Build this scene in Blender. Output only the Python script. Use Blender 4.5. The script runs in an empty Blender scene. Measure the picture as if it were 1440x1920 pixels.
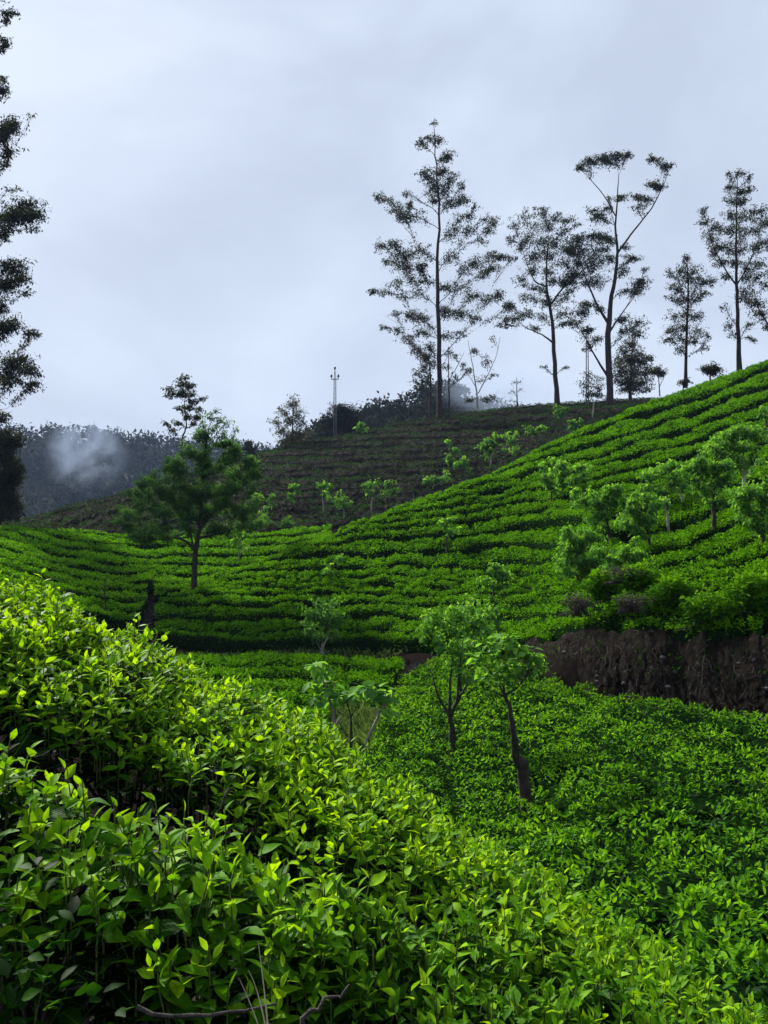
import bpy, math
import numpy as np
from mathutils import Vector, Matrix

R = np.random.default_rng(7)
F = 1600.0                       # focal length in pixels of the 1440x1920 photograph
sc = bpy.context.scene
COL = sc.collection

# ------------------------------------------------------------------ camera, sky, sun, exposure
cam_d = bpy.data.cameras.new('camera')
cam = bpy.data.objects.new('camera', cam_d); COL.objects.link(cam)
cam.location = (0, 0, 0); cam.rotation_euler = (math.radians(90), 0, 0)
cam_d.sensor_fit = 'VERTICAL'; cam_d.sensor_height = 36.0; cam_d.lens = 36.0 * F / 1920.0
cam_d.clip_start = 0.05; cam_d.clip_end = 6000
sc.camera = cam

SUN_EL, SUN_AZ = math.radians(35), math.radians(-36)
world = bpy.data.worlds.new('World'); sc.world = world; world.use_nodes = True
nt = world.node_tree; nt.nodes.clear()
def N(t, typ, **kw):
    n = t.nodes.new(typ)
    for k, v in kw.items():
        if k.startswith('i_'):
            n.inputs[k[2:].replace('_', ' ')].default_value = v
        else:
            setattr(n, k, v)
    return n
out = N(nt, 'ShaderNodeOutputWorld')
bg_sky = N(nt, 'ShaderNodeBackground', i_Strength=0.05)
sky = N(nt, 'ShaderNodeTexSky'); sky.sky_type = 'NISHITA'; sky.sun_disc = False
sky.sun_elevation = SUN_EL; sky.sun_rotation = SUN_AZ
nt.links.new(sky.outputs[0], bg_sky.inputs[0])
tc = N(nt, 'ShaderNodeTexCoord')
mp = N(nt, 'ShaderNodeMapping'); mp.inputs['Scale'].default_value = (1.0, 1.0, 1.5); mp.inputs['Location'].default_value = (3.3, 1.3, 0.2)
nt.links.new(tc.outputs['Generated'], mp.inputs[0])
nz = N(nt, 'ShaderNodeTexNoise', i_Scale=2.3, i_Detail=6.0, i_Roughness=0.5, i_Distortion=0.5)
nt.links.new(mp.outputs[0], nz.inputs['Vector'])
rp = N(nt, 'ShaderNodeValToRGB')
e = rp.color_ramp.elements
e[0].position = 0.39; e[0].color = (0.57, 0.65, 0.80, 1)
e[1].position = 0.62; e[1].color = (0.745, 0.835, 0.975, 1)
m = e.new(0.5); m.color = (0.65, 0.74, 0.895, 1)
nt.links.new(nz.outputs['Fac'], rp.inputs[0])
bg_cl = N(nt, 'ShaderNodeBackground', i_Strength=0.53)
nt.links.new(rp.outputs[0], bg_cl.inputs[0])
mx = N(nt, 'ShaderNodeMixShader'); mx.inputs[0].default_value = 0.92
nt.links.new(bg_sky.outputs[0], mx.inputs[1]); nt.links.new(bg_cl.outputs[0], mx.inputs[2])
nt.links.new(mx.outputs[0], out.inputs[0])

sun_d = bpy.data.lights.new('sun', 'SUN'); sun_d.energy = 5.0; sun_d.angle = math.radians(4); sun_d.color = (1.0, 0.95, 0.86)
sun = bpy.data.objects.new('sun', sun_d); COL.objects.link(sun)
sdir = Vector((math.sin(SUN_AZ) * math.cos(SUN_EL), math.cos(SUN_AZ) * math.cos(SUN_EL), math.sin(SUN_EL)))
sun.rotation_euler = sdir.to_track_quat('Z', 'Y').to_euler(); sun.location = (-20, 20, 60)

vs = sc.view_settings
vs.view_transform = 'Standard'; vs.look = 'None'; vs.exposure = 1.0; vs.gamma = 1.0
sc.cycles.max_bounces = 6; sc.cycles.diffuse_bounces = 2; sc.cycles.glossy_bounces = 2
sc.cycles.transmission_bounces = 4; sc.cycles.volume_bounces = 0; sc.cycles.transparent_max_bounces = 4
sc.cycles.use_denoising = True
sc.cycles.caustics_reflective = False; sc.cycles.caustics_refractive = False

# ------------------------------------------------------------------ helpers
def tag(o, label=None, cat=None, group=None, kind=None):
    if label: o['label'] = label
    if cat: o['category'] = cat
    if group: o['group'] = group
    if kind: o['kind'] = kind
    return o
def empty(name, loc):
    o = bpy.data.objects.new(name, None); COL.objects.link(o); o.location = loc; o.empty_display_size = 0.2
    return o
def obj(name, me, parent=None, loc=None):
    o = bpy.data.objects.new(name, me); COL.objects.link(o)
    if parent is not None: o.parent = parent
    if loc is not None: o.location = loc
    return o
class MB:
    """collects triangle soup: vertices, faces, per-vertex attribute 'age', per-face material"""
    def __init__(s): s.v = []; s.f = []; s.a = []; s.m = []; s.n = 0
    def add(s, v, f, age, mat=0):
        v = np.asarray(v, dtype=np.float32).reshape(-1, 3); f = np.asarray(f, dtype=np.int32).reshape(-1, 3)
        if len(v) == 0: return
        age = np.broadcast_to(np.asarray(age, dtype=np.float32), (len(v),))
        s.v.append(v); s.f.append(f + s.n); s.a.append(age); s.m.append(np.full(len(f), mat, np.int32)); s.n += len(v)
    def mesh(s, name, mats, smooth=True, origin=None, uv=None):
        me = bpy.data.meshes.new(name)
        if s.n == 0: return me
        v = np.concatenate(s.v); f = np.concatenate(s.f); a = np.concatenate(s.a); m_ = np.concatenate(s.m)
        if origin is not None: v = v - np.asarray(origin, dtype=np.float32)
        me.vertices.add(len(v)); me.vertices.foreach_set('co', np.ascontiguousarray(v, dtype=np.float32).ravel())
        me.loops.add(len(f) * 3); me.loops.foreach_set('vertex_index', np.ascontiguousarray(f, dtype=np.int32).ravel())
        me.polygons.add(len(f)); me.polygons.foreach_set('loop_start', np.arange(0, len(f) * 3, 3, dtype=np.int32))
        me.polygons.foreach_set('material_index', m_)
        me.polygons.foreach_set('use_smooth', np.full(len(f), smooth, dtype=bool))
        at = me.attributes.new('age', 'FLOAT', 'POINT'); at.data.foreach_set('value', np.ascontiguousarray(a))
        if uv is not None:
            for nm_, ar in zip(('lu', 'lv'), uv): me.attributes.new(nm_, 'FLOAT', 'POINT').data.foreach_set('value', np.ascontiguousarray(ar, dtype=np.float32))
        for mm in mats: me.materials.append(mm)
        me.update(calc_edges=True)
        return me
def unit(a): return a / np.maximum(np.linalg.norm(a, axis=-1, keepdims=True), 1e-9)
def leaf_geo(pos, d, n, L, W, age, lod=0, curv=0.15):
    """pos,d,n: (k,3); L,W,age: (k,). lod 0: folded diamond; lod 1: curved ovate blade"""
    k = len(pos); d = unit(d); s = unit(np.cross(d, n)); n = np.cross(s, d)
    L = np.broadcast_to(L, (k,))[:, None]; W = np.broadcast_to(W, (k,))[:, None]; age = np.broadcast_to(age, (k,))
    if lod == 0:
        v = np.stack([pos, pos + d * L * .45 + s * W * .5 + n * W * .14, pos + d * L - n * L * curv, pos + d * L * .45 - s * W * .5 + n * W * .14], 1)
        f = np.array([[0, 1, 2], [0, 2, 3]])
    else:
        c = np.broadcast_to(curv, (k,))[:, None] * L
        def pt(t, w, up): return pos + d * L * t + s * W * w + n * (up * W - c * t * t)
        v = np.stack([pos, pt(.22, .36, .10), pt(.22, 0, 0), pt(.22, -.36, .10), pt(.52, .5, .13), pt(.52, 0, 0), pt(.52, -.5, .13),
                      pt(.8, .27, .08), pt(.8, 0, 0), pt(.8, -.27, .08), pt(1.04, 0, 0)], 1)
        f = np.array([[0, 2, 1], [0, 3, 2], [1, 2, 5], [1, 5, 4], [2, 3, 6], [2, 6, 5], [4, 5, 8], [4, 8, 7], [5, 6, 9], [5, 9, 8], [7, 8, 10], [8, 9, 10]])
    nv = v.shape[1]
    global LEAF_UV
    LEAF_UV = (np.tile(np.array([0, .72, 0, -.72, 1, 0, -1, .6, 0, -.6, 0], np.float32), k), np.tile(np.array([0, .22, .22, .22, .52, .52, .52, .8, .8, .8, 1.04], np.float32), k)) if lod else None
    ff = (f[None] + (np.arange(k) * nv)[:, None, None]).reshape(-1, 3)
    return v.reshape(-1, 3), ff, np.repeat(age, nv)
def tube(pts, rad, sides=6):
    pts = np.asarray(pts, dtype=float); rad = np.asarray(rad, dtype=float); k = len(pts)
    t = unit(np.gradient(pts, axis=0)); ref = np.array([0.31, 0.9, 0.13])
    a = unit(np.cross(t, ref)); b = np.cross(t, a)
    th = np.linspace(0, 2 * np.pi, sides, endpoint=False)
    ring = pts[:, None] + rad[:, None, None] * (np.cos(th)[None, :, None] * a[:, None] + np.sin(th)[None, :, None] * b[:, None])
    f = []
    for i in range(k - 1):
        for j in range(sides):
            p, q = i * sides + j, i * sides + (j + 1) % sides
            f += [[p, q, q + sides], [p, q + sides, p + sides]]
    return ring.reshape(-1, 3), np.array(f)
def rand_dirs(k, zmin=-1.0, zmax=1.0):
    z = R.uniform(zmin, zmax, k); a = R.uniform(0, 2 * np.pi, k); r = np.sqrt(np.maximum(0, 1 - z * z))
    return np.stack([r * np.cos(a), r * np.sin(a), z], 1)
def perp_normals(d):
    up = np.array([0, 0, 1.0]) + R.normal(0, .45, d.shape)
    return up - d * np.sum(up * d, 1, keepdims=True)
_ph = np.random.default_rng(3).uniform(0, 6.28, (24, 2)); _dr = np.random.default_rng(4).uniform(0, 6.28, 24)
def wob(x, y, scale=1.0, octs=3):
    """smooth pseudo noise about -1..1"""
    x = np.asarray(x, dtype=float) / scale; y = np.asarray(y, dtype=float) / scale; r = 0; amp = 1.0; tot = 0; fr = 1.0
    for o_ in range(octs):
        for j in range(3):
            i = o_ * 3 + j; c, s_ = math.cos(_dr[i]), math.sin(_dr[i])
            r = r + amp * np.sin((x * c + y * s_) * 6.28 * fr * (0.8 + .15 * j) + _ph[i, 0] + 1.3 * np.sin((-x * s_ + y * c) * 4.1 * fr + _ph[i, 1]))
        tot += amp * 2.1; amp *= .55; fr *= 2.03
    return r / tot
def P(px, py, Y): return np.array([(px - 720) / F * Y, Y, (960 - py) / F * Y])

# ------------------------------------------------------------------ materials
def new_mat(name):
    m_ = bpy.data.materials.new(name); m_.use_nodes = True; t = m_.node_tree; t.nodes.clear()
    return m_, t
def leaf_mat(name, stops, trans=0.45, tint=(1.25, 1.15, .6), rough=.38, spec=.5, noise=None, veins=False):
    """stops: (age, colour) ramp; blade reflects diffusely, lets light through and carries a waxy sheen"""
    m_, t = new_mat(name)
    o_ = N(t, 'ShaderNodeOutputMaterial'); at = N(t, 'ShaderNodeAttribute', attribute_name='age')
    r_ = N(t, 'ShaderNodeValToRGB'); els = r_.color_ramp.elements
    els[0].position = stops[0][0]; els[0].color = (*stops[0][1], 1); els[1].position = stops[-1][0]; els[1].color = (*stops[-1][1], 1)
    for p, c in stops[1:-1]: q = els.new(p); q.color = (*c, 1)
    t.links.new(at.outputs['Fac'], r_.inputs[0])
    src = r_.outputs[0]
    if noise:
        g = N(t, 'ShaderNodeNewGeometry'); nz_ = N(t, 'ShaderNodeTexNoise', i_Scale=noise, i_Detail=3.0)
        t.links.new(g.outputs['Position'], nz_.inputs['Vector'])
        hs = N(t, 'ShaderNodeHueSaturation'); ma = N(t, 'ShaderNodeMapRange'); ma.inputs[1].default_value = .3; ma.inputs[2].default_value = .7
        ma.inputs[3].default_value = .7; ma.inputs[4].default_value = 1.3
        t.links.new(nz_.outputs['Fac'], ma.inputs[0]); t.links.new(ma.outputs[0], hs.inputs['Value']); t.links.new(src, hs.inputs['Color'])
        src = hs.outputs[0]
    pb = N(t, 'ShaderNodeBsdfPrincipled'); pb.inputs['Roughness'].default_value = rough
    pb.inputs['Specular IOR Level'].default_value = spec
    if veins:                                              # pale midrib, side veins swelling the blade between them
        lu = N(t, 'ShaderNodeAttribute', attribute_name='lu'); lv = N(t, 'ShaderNodeAttribute', attribute_name='lv')
        ab = N(t, 'ShaderNodeMath', operation='ABSOLUTE'); t.links.new(lu.outputs['Fac'], ab.inputs[0])
        sl = N(t, 'ShaderNodeMath', operation='MULTIPLY_ADD'); sl.inputs[1].default_value = -.38; t.links.new(ab.outputs[0], sl.inputs[0]); t.links.new(lv.outputs['Fac'], sl.inputs[2])
        fr = N(t, 'ShaderNodeMath', operation='MULTIPLY'); fr.inputs[1].default_value = 48.0; t.links.new(sl.outputs[0], fr.inputs[0])
        sn = N(t, 'ShaderNodeMath', operation='SINE'); t.links.new(fr.outputs[0], sn.inputs[0])
        mr = N(t, 'ShaderNodeMapRange'); mr.inputs[1].default_value = 0; mr.inputs[2].default_value = .14; mr.inputs[3].default_value = .45; mr.inputs[4].default_value = 0; t.links.new(ab.outputs[0], mr.inputs[0])
        lt = N(t, 'ShaderNodeMix', data_type='RGBA'); lt.inputs[7].default_value = (.13, .25, .03, 1); t.links.new(mr.outputs[0], lt.inputs[0]); t.links.new(src, lt.inputs[6]); src = lt.outputs[2]
        g2 = N(t, 'ShaderNodeNewGeometry'); n2 = N(t, 'ShaderNodeTexNoise', i_Scale=70.0, i_Detail=3.0); t.links.new(g2.outputs['Position'], n2.inputs['Vector'])
        m2_ = N(t, 'ShaderNodeMapRange'); m2_.inputs[1].default_value = .3; m2_.inputs[2].default_value = .7; m2_.inputs[3].default_value = .75; m2_.inputs[4].default_value = 1.2; t.links.new(n2.outputs['Fac'], m2_.inputs[0])
        h2 = N(t, 'ShaderNodeHueSaturation'); t.links.new(m2_.outputs[0], h2.inputs['Value']); t.links.new(src, h2.inputs['Color']); src = h2.outputs[0]
        n4 = N(t, 'ShaderNodeTexNoise', i_Scale=38.0, i_Detail=5.0, i_Roughness=.75); t.links.new(g2.outputs['Position'], n4.inputs['Vector'])   # blight spots
        r4 = N(t, 'ShaderNodeMapRange'); r4.inputs[1].default_value = .74; r4.inputs[2].default_value = .78; t.links.new(n4.outputs['Fac'], r4.inputs[0])
        x4 = N(t, 'ShaderNodeMix', data_type='RGBA'); x4.inputs[7].default_value = (.05, .035, .012, 1); t.links.new(r4.outputs[0], x4.inputs[0]); t.links.new(src, x4.inputs[6]); src = x4.outputs[2]
        bp = N(t, 'ShaderNodeBump'); bp.inputs['Strength'].default_value = .12; bp.inputs['Distance'].default_value = .003; t.links.new(sn.outputs[0], bp.inputs['Height']); t.links.new(bp.outputs[0], pb.inputs['Normal'])
    t.links.new(src, pb.inputs['Base Color'])
    tr = N(t, 'ShaderNodeBsdfTranslucent')
    mu = N(t, 'ShaderNodeMix', data_type='RGBA', blend_type='MULTIPLY'); mu.inputs[0].default_value = 1.0; mu.inputs[7].default_value = (*tint, 1)
    t.links.new(src, mu.inputs[6]); t.links.new(mu.outputs[2], tr.inputs[0])
    ms = N(t, 'ShaderNodeMixShader'); ms.inputs[0].default_value = trans
    t.links.new(pb.outputs[0], ms.inputs[1]); t.links.new(tr.outputs[0], ms.inputs[2]); t.links.new(ms.outputs[0], o_.inputs[0])
    return m_
def rough_mat(name, c1, c2, scale=6.0, bump=.3, rough=.9, c3=None, detail=6.0, spec=.2, stretch=(1, 1, 1), bump_dist=.05, speck=None):
    m_, t = new_mat(name)
    o_ = N(t, 'ShaderNodeOutputMaterial'); g = N(t, 'ShaderNodeNewGeometry')
    mp_ = N(t, 'ShaderNodeMapping'); mp_.inputs['Scale'].default_value = stretch
    t.links.new(g.outputs['Position'], mp_.inputs[0])
    nz_ = N(t, 'ShaderNodeTexNoise', i_Scale=scale, i_Detail=detail, i_Roughness=.65)
    t.links.new(mp_.outputs[0], nz_.inputs['Vector'])
    r_ = N(t, 'ShaderNodeValToRGB'); els = r_.color_ramp.elements
    els[0].position = .33; els[0].color = (*c1, 1); els[1].position = .68; els[1].color = (*c2, 1)
    if c3: q = els.new(.8); q.color = (*c3, 1)
    t.links.new(nz_.outputs['Fac'], r_.inputs[0])
    pb = N(t, 'ShaderNodeBsdfPrincipled'); pb.inputs['Roughness'].default_value = rough; pb.inputs['Specular IOR Level'].default_value = spec
    src_ = r_.outputs[0]
    if speck:                                              # grit, bits of stone and broken root in the earth
        n3 = N(t, 'ShaderNodeTexNoise', i_Scale=speck, i_Detail=4.0, i_Roughness=.7); t.links.new(g.outputs['Position'], n3.inputs['Vector'])
        r3 = N(t, 'ShaderNodeMapRange'); r3.inputs[1].default_value = .60; r3.inputs[2].default_value = .74; t.links.new(n3.outputs['Fac'], r3.inputs[0])
        x3 = N(t, 'ShaderNodeMix', data_type='RGBA'); x3.inputs[7].default_value = (.10, .093, .086, 1); t.links.new(r3.outputs[0], x3.inputs[0]); t.links.new(src_, x3.inputs[6]); src_ = x3.outputs[2]
    t.links.new(src_, pb.inputs['Base Color'])
    bp = N(t, 'ShaderNodeBump'); bp.inputs['Strength'].default_value = bump; bp.inputs['Distance'].default_value = bump_dist
    t.links.new(nz_.outputs['Fac'], bp.inputs['Height']); t.links.new(bp.outputs[0], pb.inputs['Normal'])
    t.links.new(pb.outputs[0], o_.inputs[0])
    return m_
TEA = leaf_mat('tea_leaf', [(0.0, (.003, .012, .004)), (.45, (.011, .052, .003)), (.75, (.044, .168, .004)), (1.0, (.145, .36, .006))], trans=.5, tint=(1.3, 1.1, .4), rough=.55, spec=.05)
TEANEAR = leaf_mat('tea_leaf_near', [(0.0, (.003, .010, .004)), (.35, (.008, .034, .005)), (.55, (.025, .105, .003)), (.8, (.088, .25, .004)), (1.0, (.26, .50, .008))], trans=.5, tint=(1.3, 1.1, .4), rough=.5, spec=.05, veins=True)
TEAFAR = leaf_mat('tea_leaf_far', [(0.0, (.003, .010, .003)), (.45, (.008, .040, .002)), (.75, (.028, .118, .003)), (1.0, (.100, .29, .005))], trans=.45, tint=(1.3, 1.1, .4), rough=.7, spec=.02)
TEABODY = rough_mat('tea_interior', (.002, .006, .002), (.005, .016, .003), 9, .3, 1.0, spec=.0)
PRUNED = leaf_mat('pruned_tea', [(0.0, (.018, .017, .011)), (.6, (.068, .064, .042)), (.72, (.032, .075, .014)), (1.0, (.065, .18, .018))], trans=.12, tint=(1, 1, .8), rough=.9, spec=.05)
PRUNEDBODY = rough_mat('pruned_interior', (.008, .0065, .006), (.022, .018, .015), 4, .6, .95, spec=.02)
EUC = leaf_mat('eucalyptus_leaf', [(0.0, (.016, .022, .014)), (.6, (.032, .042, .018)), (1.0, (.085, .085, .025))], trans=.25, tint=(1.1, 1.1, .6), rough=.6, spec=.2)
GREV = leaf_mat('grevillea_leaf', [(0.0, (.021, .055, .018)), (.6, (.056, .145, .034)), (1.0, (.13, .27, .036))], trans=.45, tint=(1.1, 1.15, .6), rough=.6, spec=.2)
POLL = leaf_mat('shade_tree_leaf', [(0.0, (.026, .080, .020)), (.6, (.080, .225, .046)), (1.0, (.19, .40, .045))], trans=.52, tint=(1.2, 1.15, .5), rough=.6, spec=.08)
FOREST = leaf_mat('forest_leaf', [(0.0, (.010, .014, .012)), (.6, (.022, .028, .020)), (1.0, (.055, .06, .030))], trans=.15, tint=(1, 1, .7), rough=.9, spec=.05)
BARK = rough_mat('bark_dark', (.012, .010, .009), (.05, .042, .036), 14, .8, .95, stretch=(1, 1, .25))
BARKPALE = rough_mat('bark_pale', (.10, .095, .085), (.34, .32, .29), 8, .5, .9, stretch=(1, 1, .4))
STEM = rough_mat('tea_stem', (.03, .05, .012), (.08, .12, .02), 60, .3, .7)
TWIG = rough_mat('tea_wood', (.012, .010, .009), (.10, .09, .08), 40, .7, .9)
SOIL = rough_mat('soil', (.005, .004, .0033), (.013, .0105, .0085), 3.5, 1.0, 1.0, spec=.0, c3=(.010, .014, .005))
BANK = rough_mat('bank_earth', (.0035, .0028, .0022), (.020, .0155, .012), 5.0, speck=9.0, bump=1.0, rough=.95, c3=(.05, .044, .039), spec=.02, stretch=(1.2, 1.2, .4), detail=9, bump_dist=.12)
STONE = rough_mat('stone', (.03, .03, .032), (.12, .115, .115), 9, .6, .85)
ROOT = rough_mat('root', (.025, .020, .016), (.10, .088, .072), 20, .5, .9)
HILLSOIL = rough_mat('hill_ground', (.012, .016, .011), (.030, .034, .022), .35, .6, .95, bump_dist=.5)
GRASSM = leaf_mat('grass_blade', [(0.0, (.04, .08, .02)), (1.0, (.12, .20, .05))], trans=.35)
STRAW = rough_mat('dry_straw', (.30, .25, .17), (.45, .38, .27), 30, .2, .8)
POLE = rough_mat('pole_steel', (.05, .05, .055), (.12, .12, .125), 6, .2, .6)
CERAMIC = rough_mat('insulator', (.012, .011, .010), (.03, .025, .022), 6, .1, .3, spec=.5)

# ------------------------------------------------------------------ the lie of the land: canopy height over (bearing, distance)
TAB = {
 -300: [(4,1500),(12,1300),(25,1110),(45,985),(52,978),(58,985),(70,975),(75,985),(140,1000)],
 0: [(4,1600),(12,1330),(25,1110),(48,985),(53,992),(62,985),(70,978),(80,990),(140,1000)],
 140: [(4,1750),(12,1360),(27,1160),(34,1085),(50,992),(55,998),(62,985),(78,940),(85,950),(140,980)],
 280: [(4,1800),(12,1400),(24,1235),(29,1205),(31,1190),(37,1105),(52,1003),(57,1003),(62,985),(87,903),(95,915),(140,970)],
 370: [(4,1850),(12,1450),(20,1290),(27,1218),(29.5,1208),(30.5,1195),(36.5,1097),(40,1090),(52,1005),(57,1003),(62,988),(90,880),(97,890),(140,960)],
 440: [(4,1900),(12,1480),(20,1300),(27,1218),(29.5,1208),(30.5,1196),(38.5,1068),(42,1075),(52,1003),(57,1000),(62,985),(93,858),(100,868),(140,950)],
 550: [(4,1900),(12,1480),(20,1300),(26.5,1220),(29,1208),(30,1198),(35,1115),(40,1020),(44,1040),(52,988),(57,988),(62,975),(97,828),(104,838),(140,940)],
 700: [(4,1900),(9,1500),(12,1400),(15,1350),(18,1310),(22,1255),(25.5,1222),(27.5,1212),(28.5,1200),(33,1120),(37,1040),(41,965),(46,985),(55,975),(62,960),(100,800),(107,810),(140,920)],
 850: [(4,1900),(7.5,1600),(9,1500),(11.5,1385),(15,1300),(20,1240),(22,1228),(24.5,1222),(25.5,1205),(31,1100),(37,1000),(42,905),(47,930),(56,940),(65,920),(101,772),(108,785),(140,920)],
 1000: [(4,1900),(6,1650),(9,1500),(10,1440),(13,1330),(17.5,1250),(18.2,1256),(20.5,1240),(21.5,1205),(24,1165),(29,1080),(36,970),(46,840),(51,860),(60,870),(70,850),(102,755),(109,765),(140,900)],
 1100: [(4,1900),(6,1650),(9.5,1430),(12,1340),(15,1272),(15.6,1310),(17.3,1290),(18,1165),(20,1120),(26,1010),(34,910),(48,795),(53,810),(62,820),(70,810),(103,748),(140,890)],
 1200: [(4,1880),(6,1640),(9.5,1400),(12,1310),(13,1293),(13.6,1350),(15.6,1325),(16.4,1165),(19,1095),(25,1000),(35,890),(50,750),(55,770),(64,790),(103,745),(140,880)],
 1320: [(4,1830),(6,1620),(9,1410),(11.5,1315),(12,1307),(12.6,1370),(14.6,1340),(15.4,1185),(18,1090),(24,985),(34,865),(52,708),(57,730),(66,760),(103,740),(140,880)],
 1440: [(4,1800),(5.3,1690),(9,1420),(11,1330),(11.6,1390),(13.6,1350),(14.4,1170),(17,1075),(22,980),(33,830),(55,668),(60,690),(70,720),(104,735),(140,880)],
 1800: [(4,1750),(5.3,1650),(8,1450),(9.5,1360),(10.2,1410),(12,1370),(12.8,1150),(16,1030),(22,930),(33,780),(60,560),(66,580),(104,735),(140,880)],
}
PXG = np.arange(-1000, 2501, 10.0); YG = np.geomspace(0.7, 140, 560)
cols = sorted(TAB); Zc = np.zeros((len(cols), len(YG)))
for i, c in enumerate(cols):
    ks = TAB[c]; ky = [0.6, 1.5, 2.4, 3.3] + [k[0] for k in ks]
    kz = [-1.05 - .4 * (c - 720) / F * y for y in (0.6, 1.5, 2.4, 3.3)] + [(960 - k[1]) / F * k[0] for k in ks]
    Zc[i] = np.interp(YG, ky, kz)
ZG = np.stack([np.interp(PXG, cols, Zc[:, j]) for j in range(len(YG))], 1)
def gsm(a, s, ax):
    r = int(3 * s); k = np.exp(-.5 * (np.arange(-r, r + 1) / s) ** 2); k /= k.sum()
    p = np.pad(a, [(r, r) if i == ax else (0, 0) for i in range(2)], mode='edge')
    return np.apply_along_axis(lambda q: np.convolve(q, k, 'valid'), ax, p)
ZG = gsm(gsm(ZG, 3.0, 0), 1.6, 1)
_lg = np.log(YG)
def C(px, Y):
    px = np.asarray(px, dtype=float); Y = np.asarray(Y, dtype=float)
    u = np.clip((px - PXG[0]) / 10.0, 0, len(PXG) - 1.001); w = np.clip((np.log(np.maximum(Y, .7)) - _lg[0]) / (_lg[1] - _lg[0]), 0, len(YG) - 1.001)
    i = u.astype(int); j = w.astype(int); a = u - i; b = w - j
    return (ZG[i, j] * (1 - a) + ZG[i + 1, j] * a) * (1 - b) + (ZG[i, j + 1] * (1 - a) + ZG[i + 1, j + 1] * a) * b
def Yof(px, py, lo, hi):
    """distance at which the land between lo and hi is seen at pixel row py"""
    px, py, lo, hi = np.broadcast_arrays(*[np.asarray(q, dtype=float) for q in (px, py, lo, hi)]); res = np.zeros(px.shape)
    for i in np.ndindex(px.shape):
        ys = np.linspace(lo[i], hi[i], 60); pr = 960 - F * C(np.full(60, px[i]), ys) / ys
        pr = np.minimum.accumulate(pr) - np.arange(60) * 1e-4
        if py[i] > pr[0]: res[i] = lo[i] - (py[i] - pr[0]) * .05
        elif py[i] < pr[-1]: res[i] = hi[i] + (pr[-1] - py[i]) * .05
        else: res[i] = np.interp(-py[i], -pr, ys)
    return res
def ip(px, xs, ys): return np.interp(px, xs, ys)
BASEX = [100, 280, 370, 550, 700, 850, 1000, 1100, 1200, 1320, 1440, 1800]; BASEY = [31, 31, 30.5, 30, 28.5, 25.5, 21.5, 18.2, 16.6, 15.6, 14.6, 13]
CRX = [250, 280, 370, 440, 550, 700, 850, 1000, 1100, 1200, 1320, 1440, 1800]; CRY = [33.4, 34.2, 36.5, 38.5, 40, 41, 42, 46, 48, 50, 52, 55, 60]

# ground sheet: the same land lowered by the height of the bushes
gpx = PXG[::2]; gY = YG[::2]
GX = (gpx[:, None] - 720) / F * gY[None]; GZ = ZG[::2, ::2] - .55
GZ = GZ + .05 * wob(GX, np.broadcast_to(gY, GX.shape), 1.1)
n0, n1 = GX.shape
gv = np.stack([GX, np.broadcast_to(gY, GX.shape), GZ], 2).reshape(-1, 3)
ii, jj = np.meshgrid(np.arange(n0 - 1), np.arange(n1 - 1), indexing='ij'); q = (ii * n1 + jj).ravel()
gf = np.concatenate([np.stack([q, q + n1, q + n1 + 1], 1), np.stack([q, q + n1 + 1, q + 1], 1)])
mb = MB(); mb.add(gv, gf, 0); tag(obj('terrain', mb.mesh('terrain', [SOIL])), kind='structure')
# standing place behind and beside the camera, and the wide valley floor to the horizon
def sheet(name, x0, x1, y0, y1, nx, ny, zf, mat):
    xs = np.linspace(x0, x1, nx); ys = np.linspace(y0, y1, ny); X, Y_ = np.meshgrid(xs, ys, indexing='ij')
    v = np.stack([X, Y_, zf(X, Y_)], 2).reshape(-1, 3); a, b = np.meshgrid(np.arange(nx - 1), np.arange(ny - 1), indexing='ij'); q_ = (a * ny + b).ravel()
    f = np.concatenate([np.stack([q_, q_ + ny, q_ + ny + 1], 1), np.stack([q_, q_ + ny + 1, q_ + 1], 1)])
    mb_ = MB(); mb_.add(v, f, 0); return tag(obj(name, mb_.mesh(name, [mat])), kind='structure')
sheet('footpath', -5, 5, -6, .9, 40, 30, lambda X, Y_: -1.63 - .4 * X + .03 * wob(X, Y_, .7), SOIL)
sheet('valley_ground', -900, 900, -400, 900, 60, 60, lambda X, Y_: -14 + 0 * X, HILLSOIL)

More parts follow.
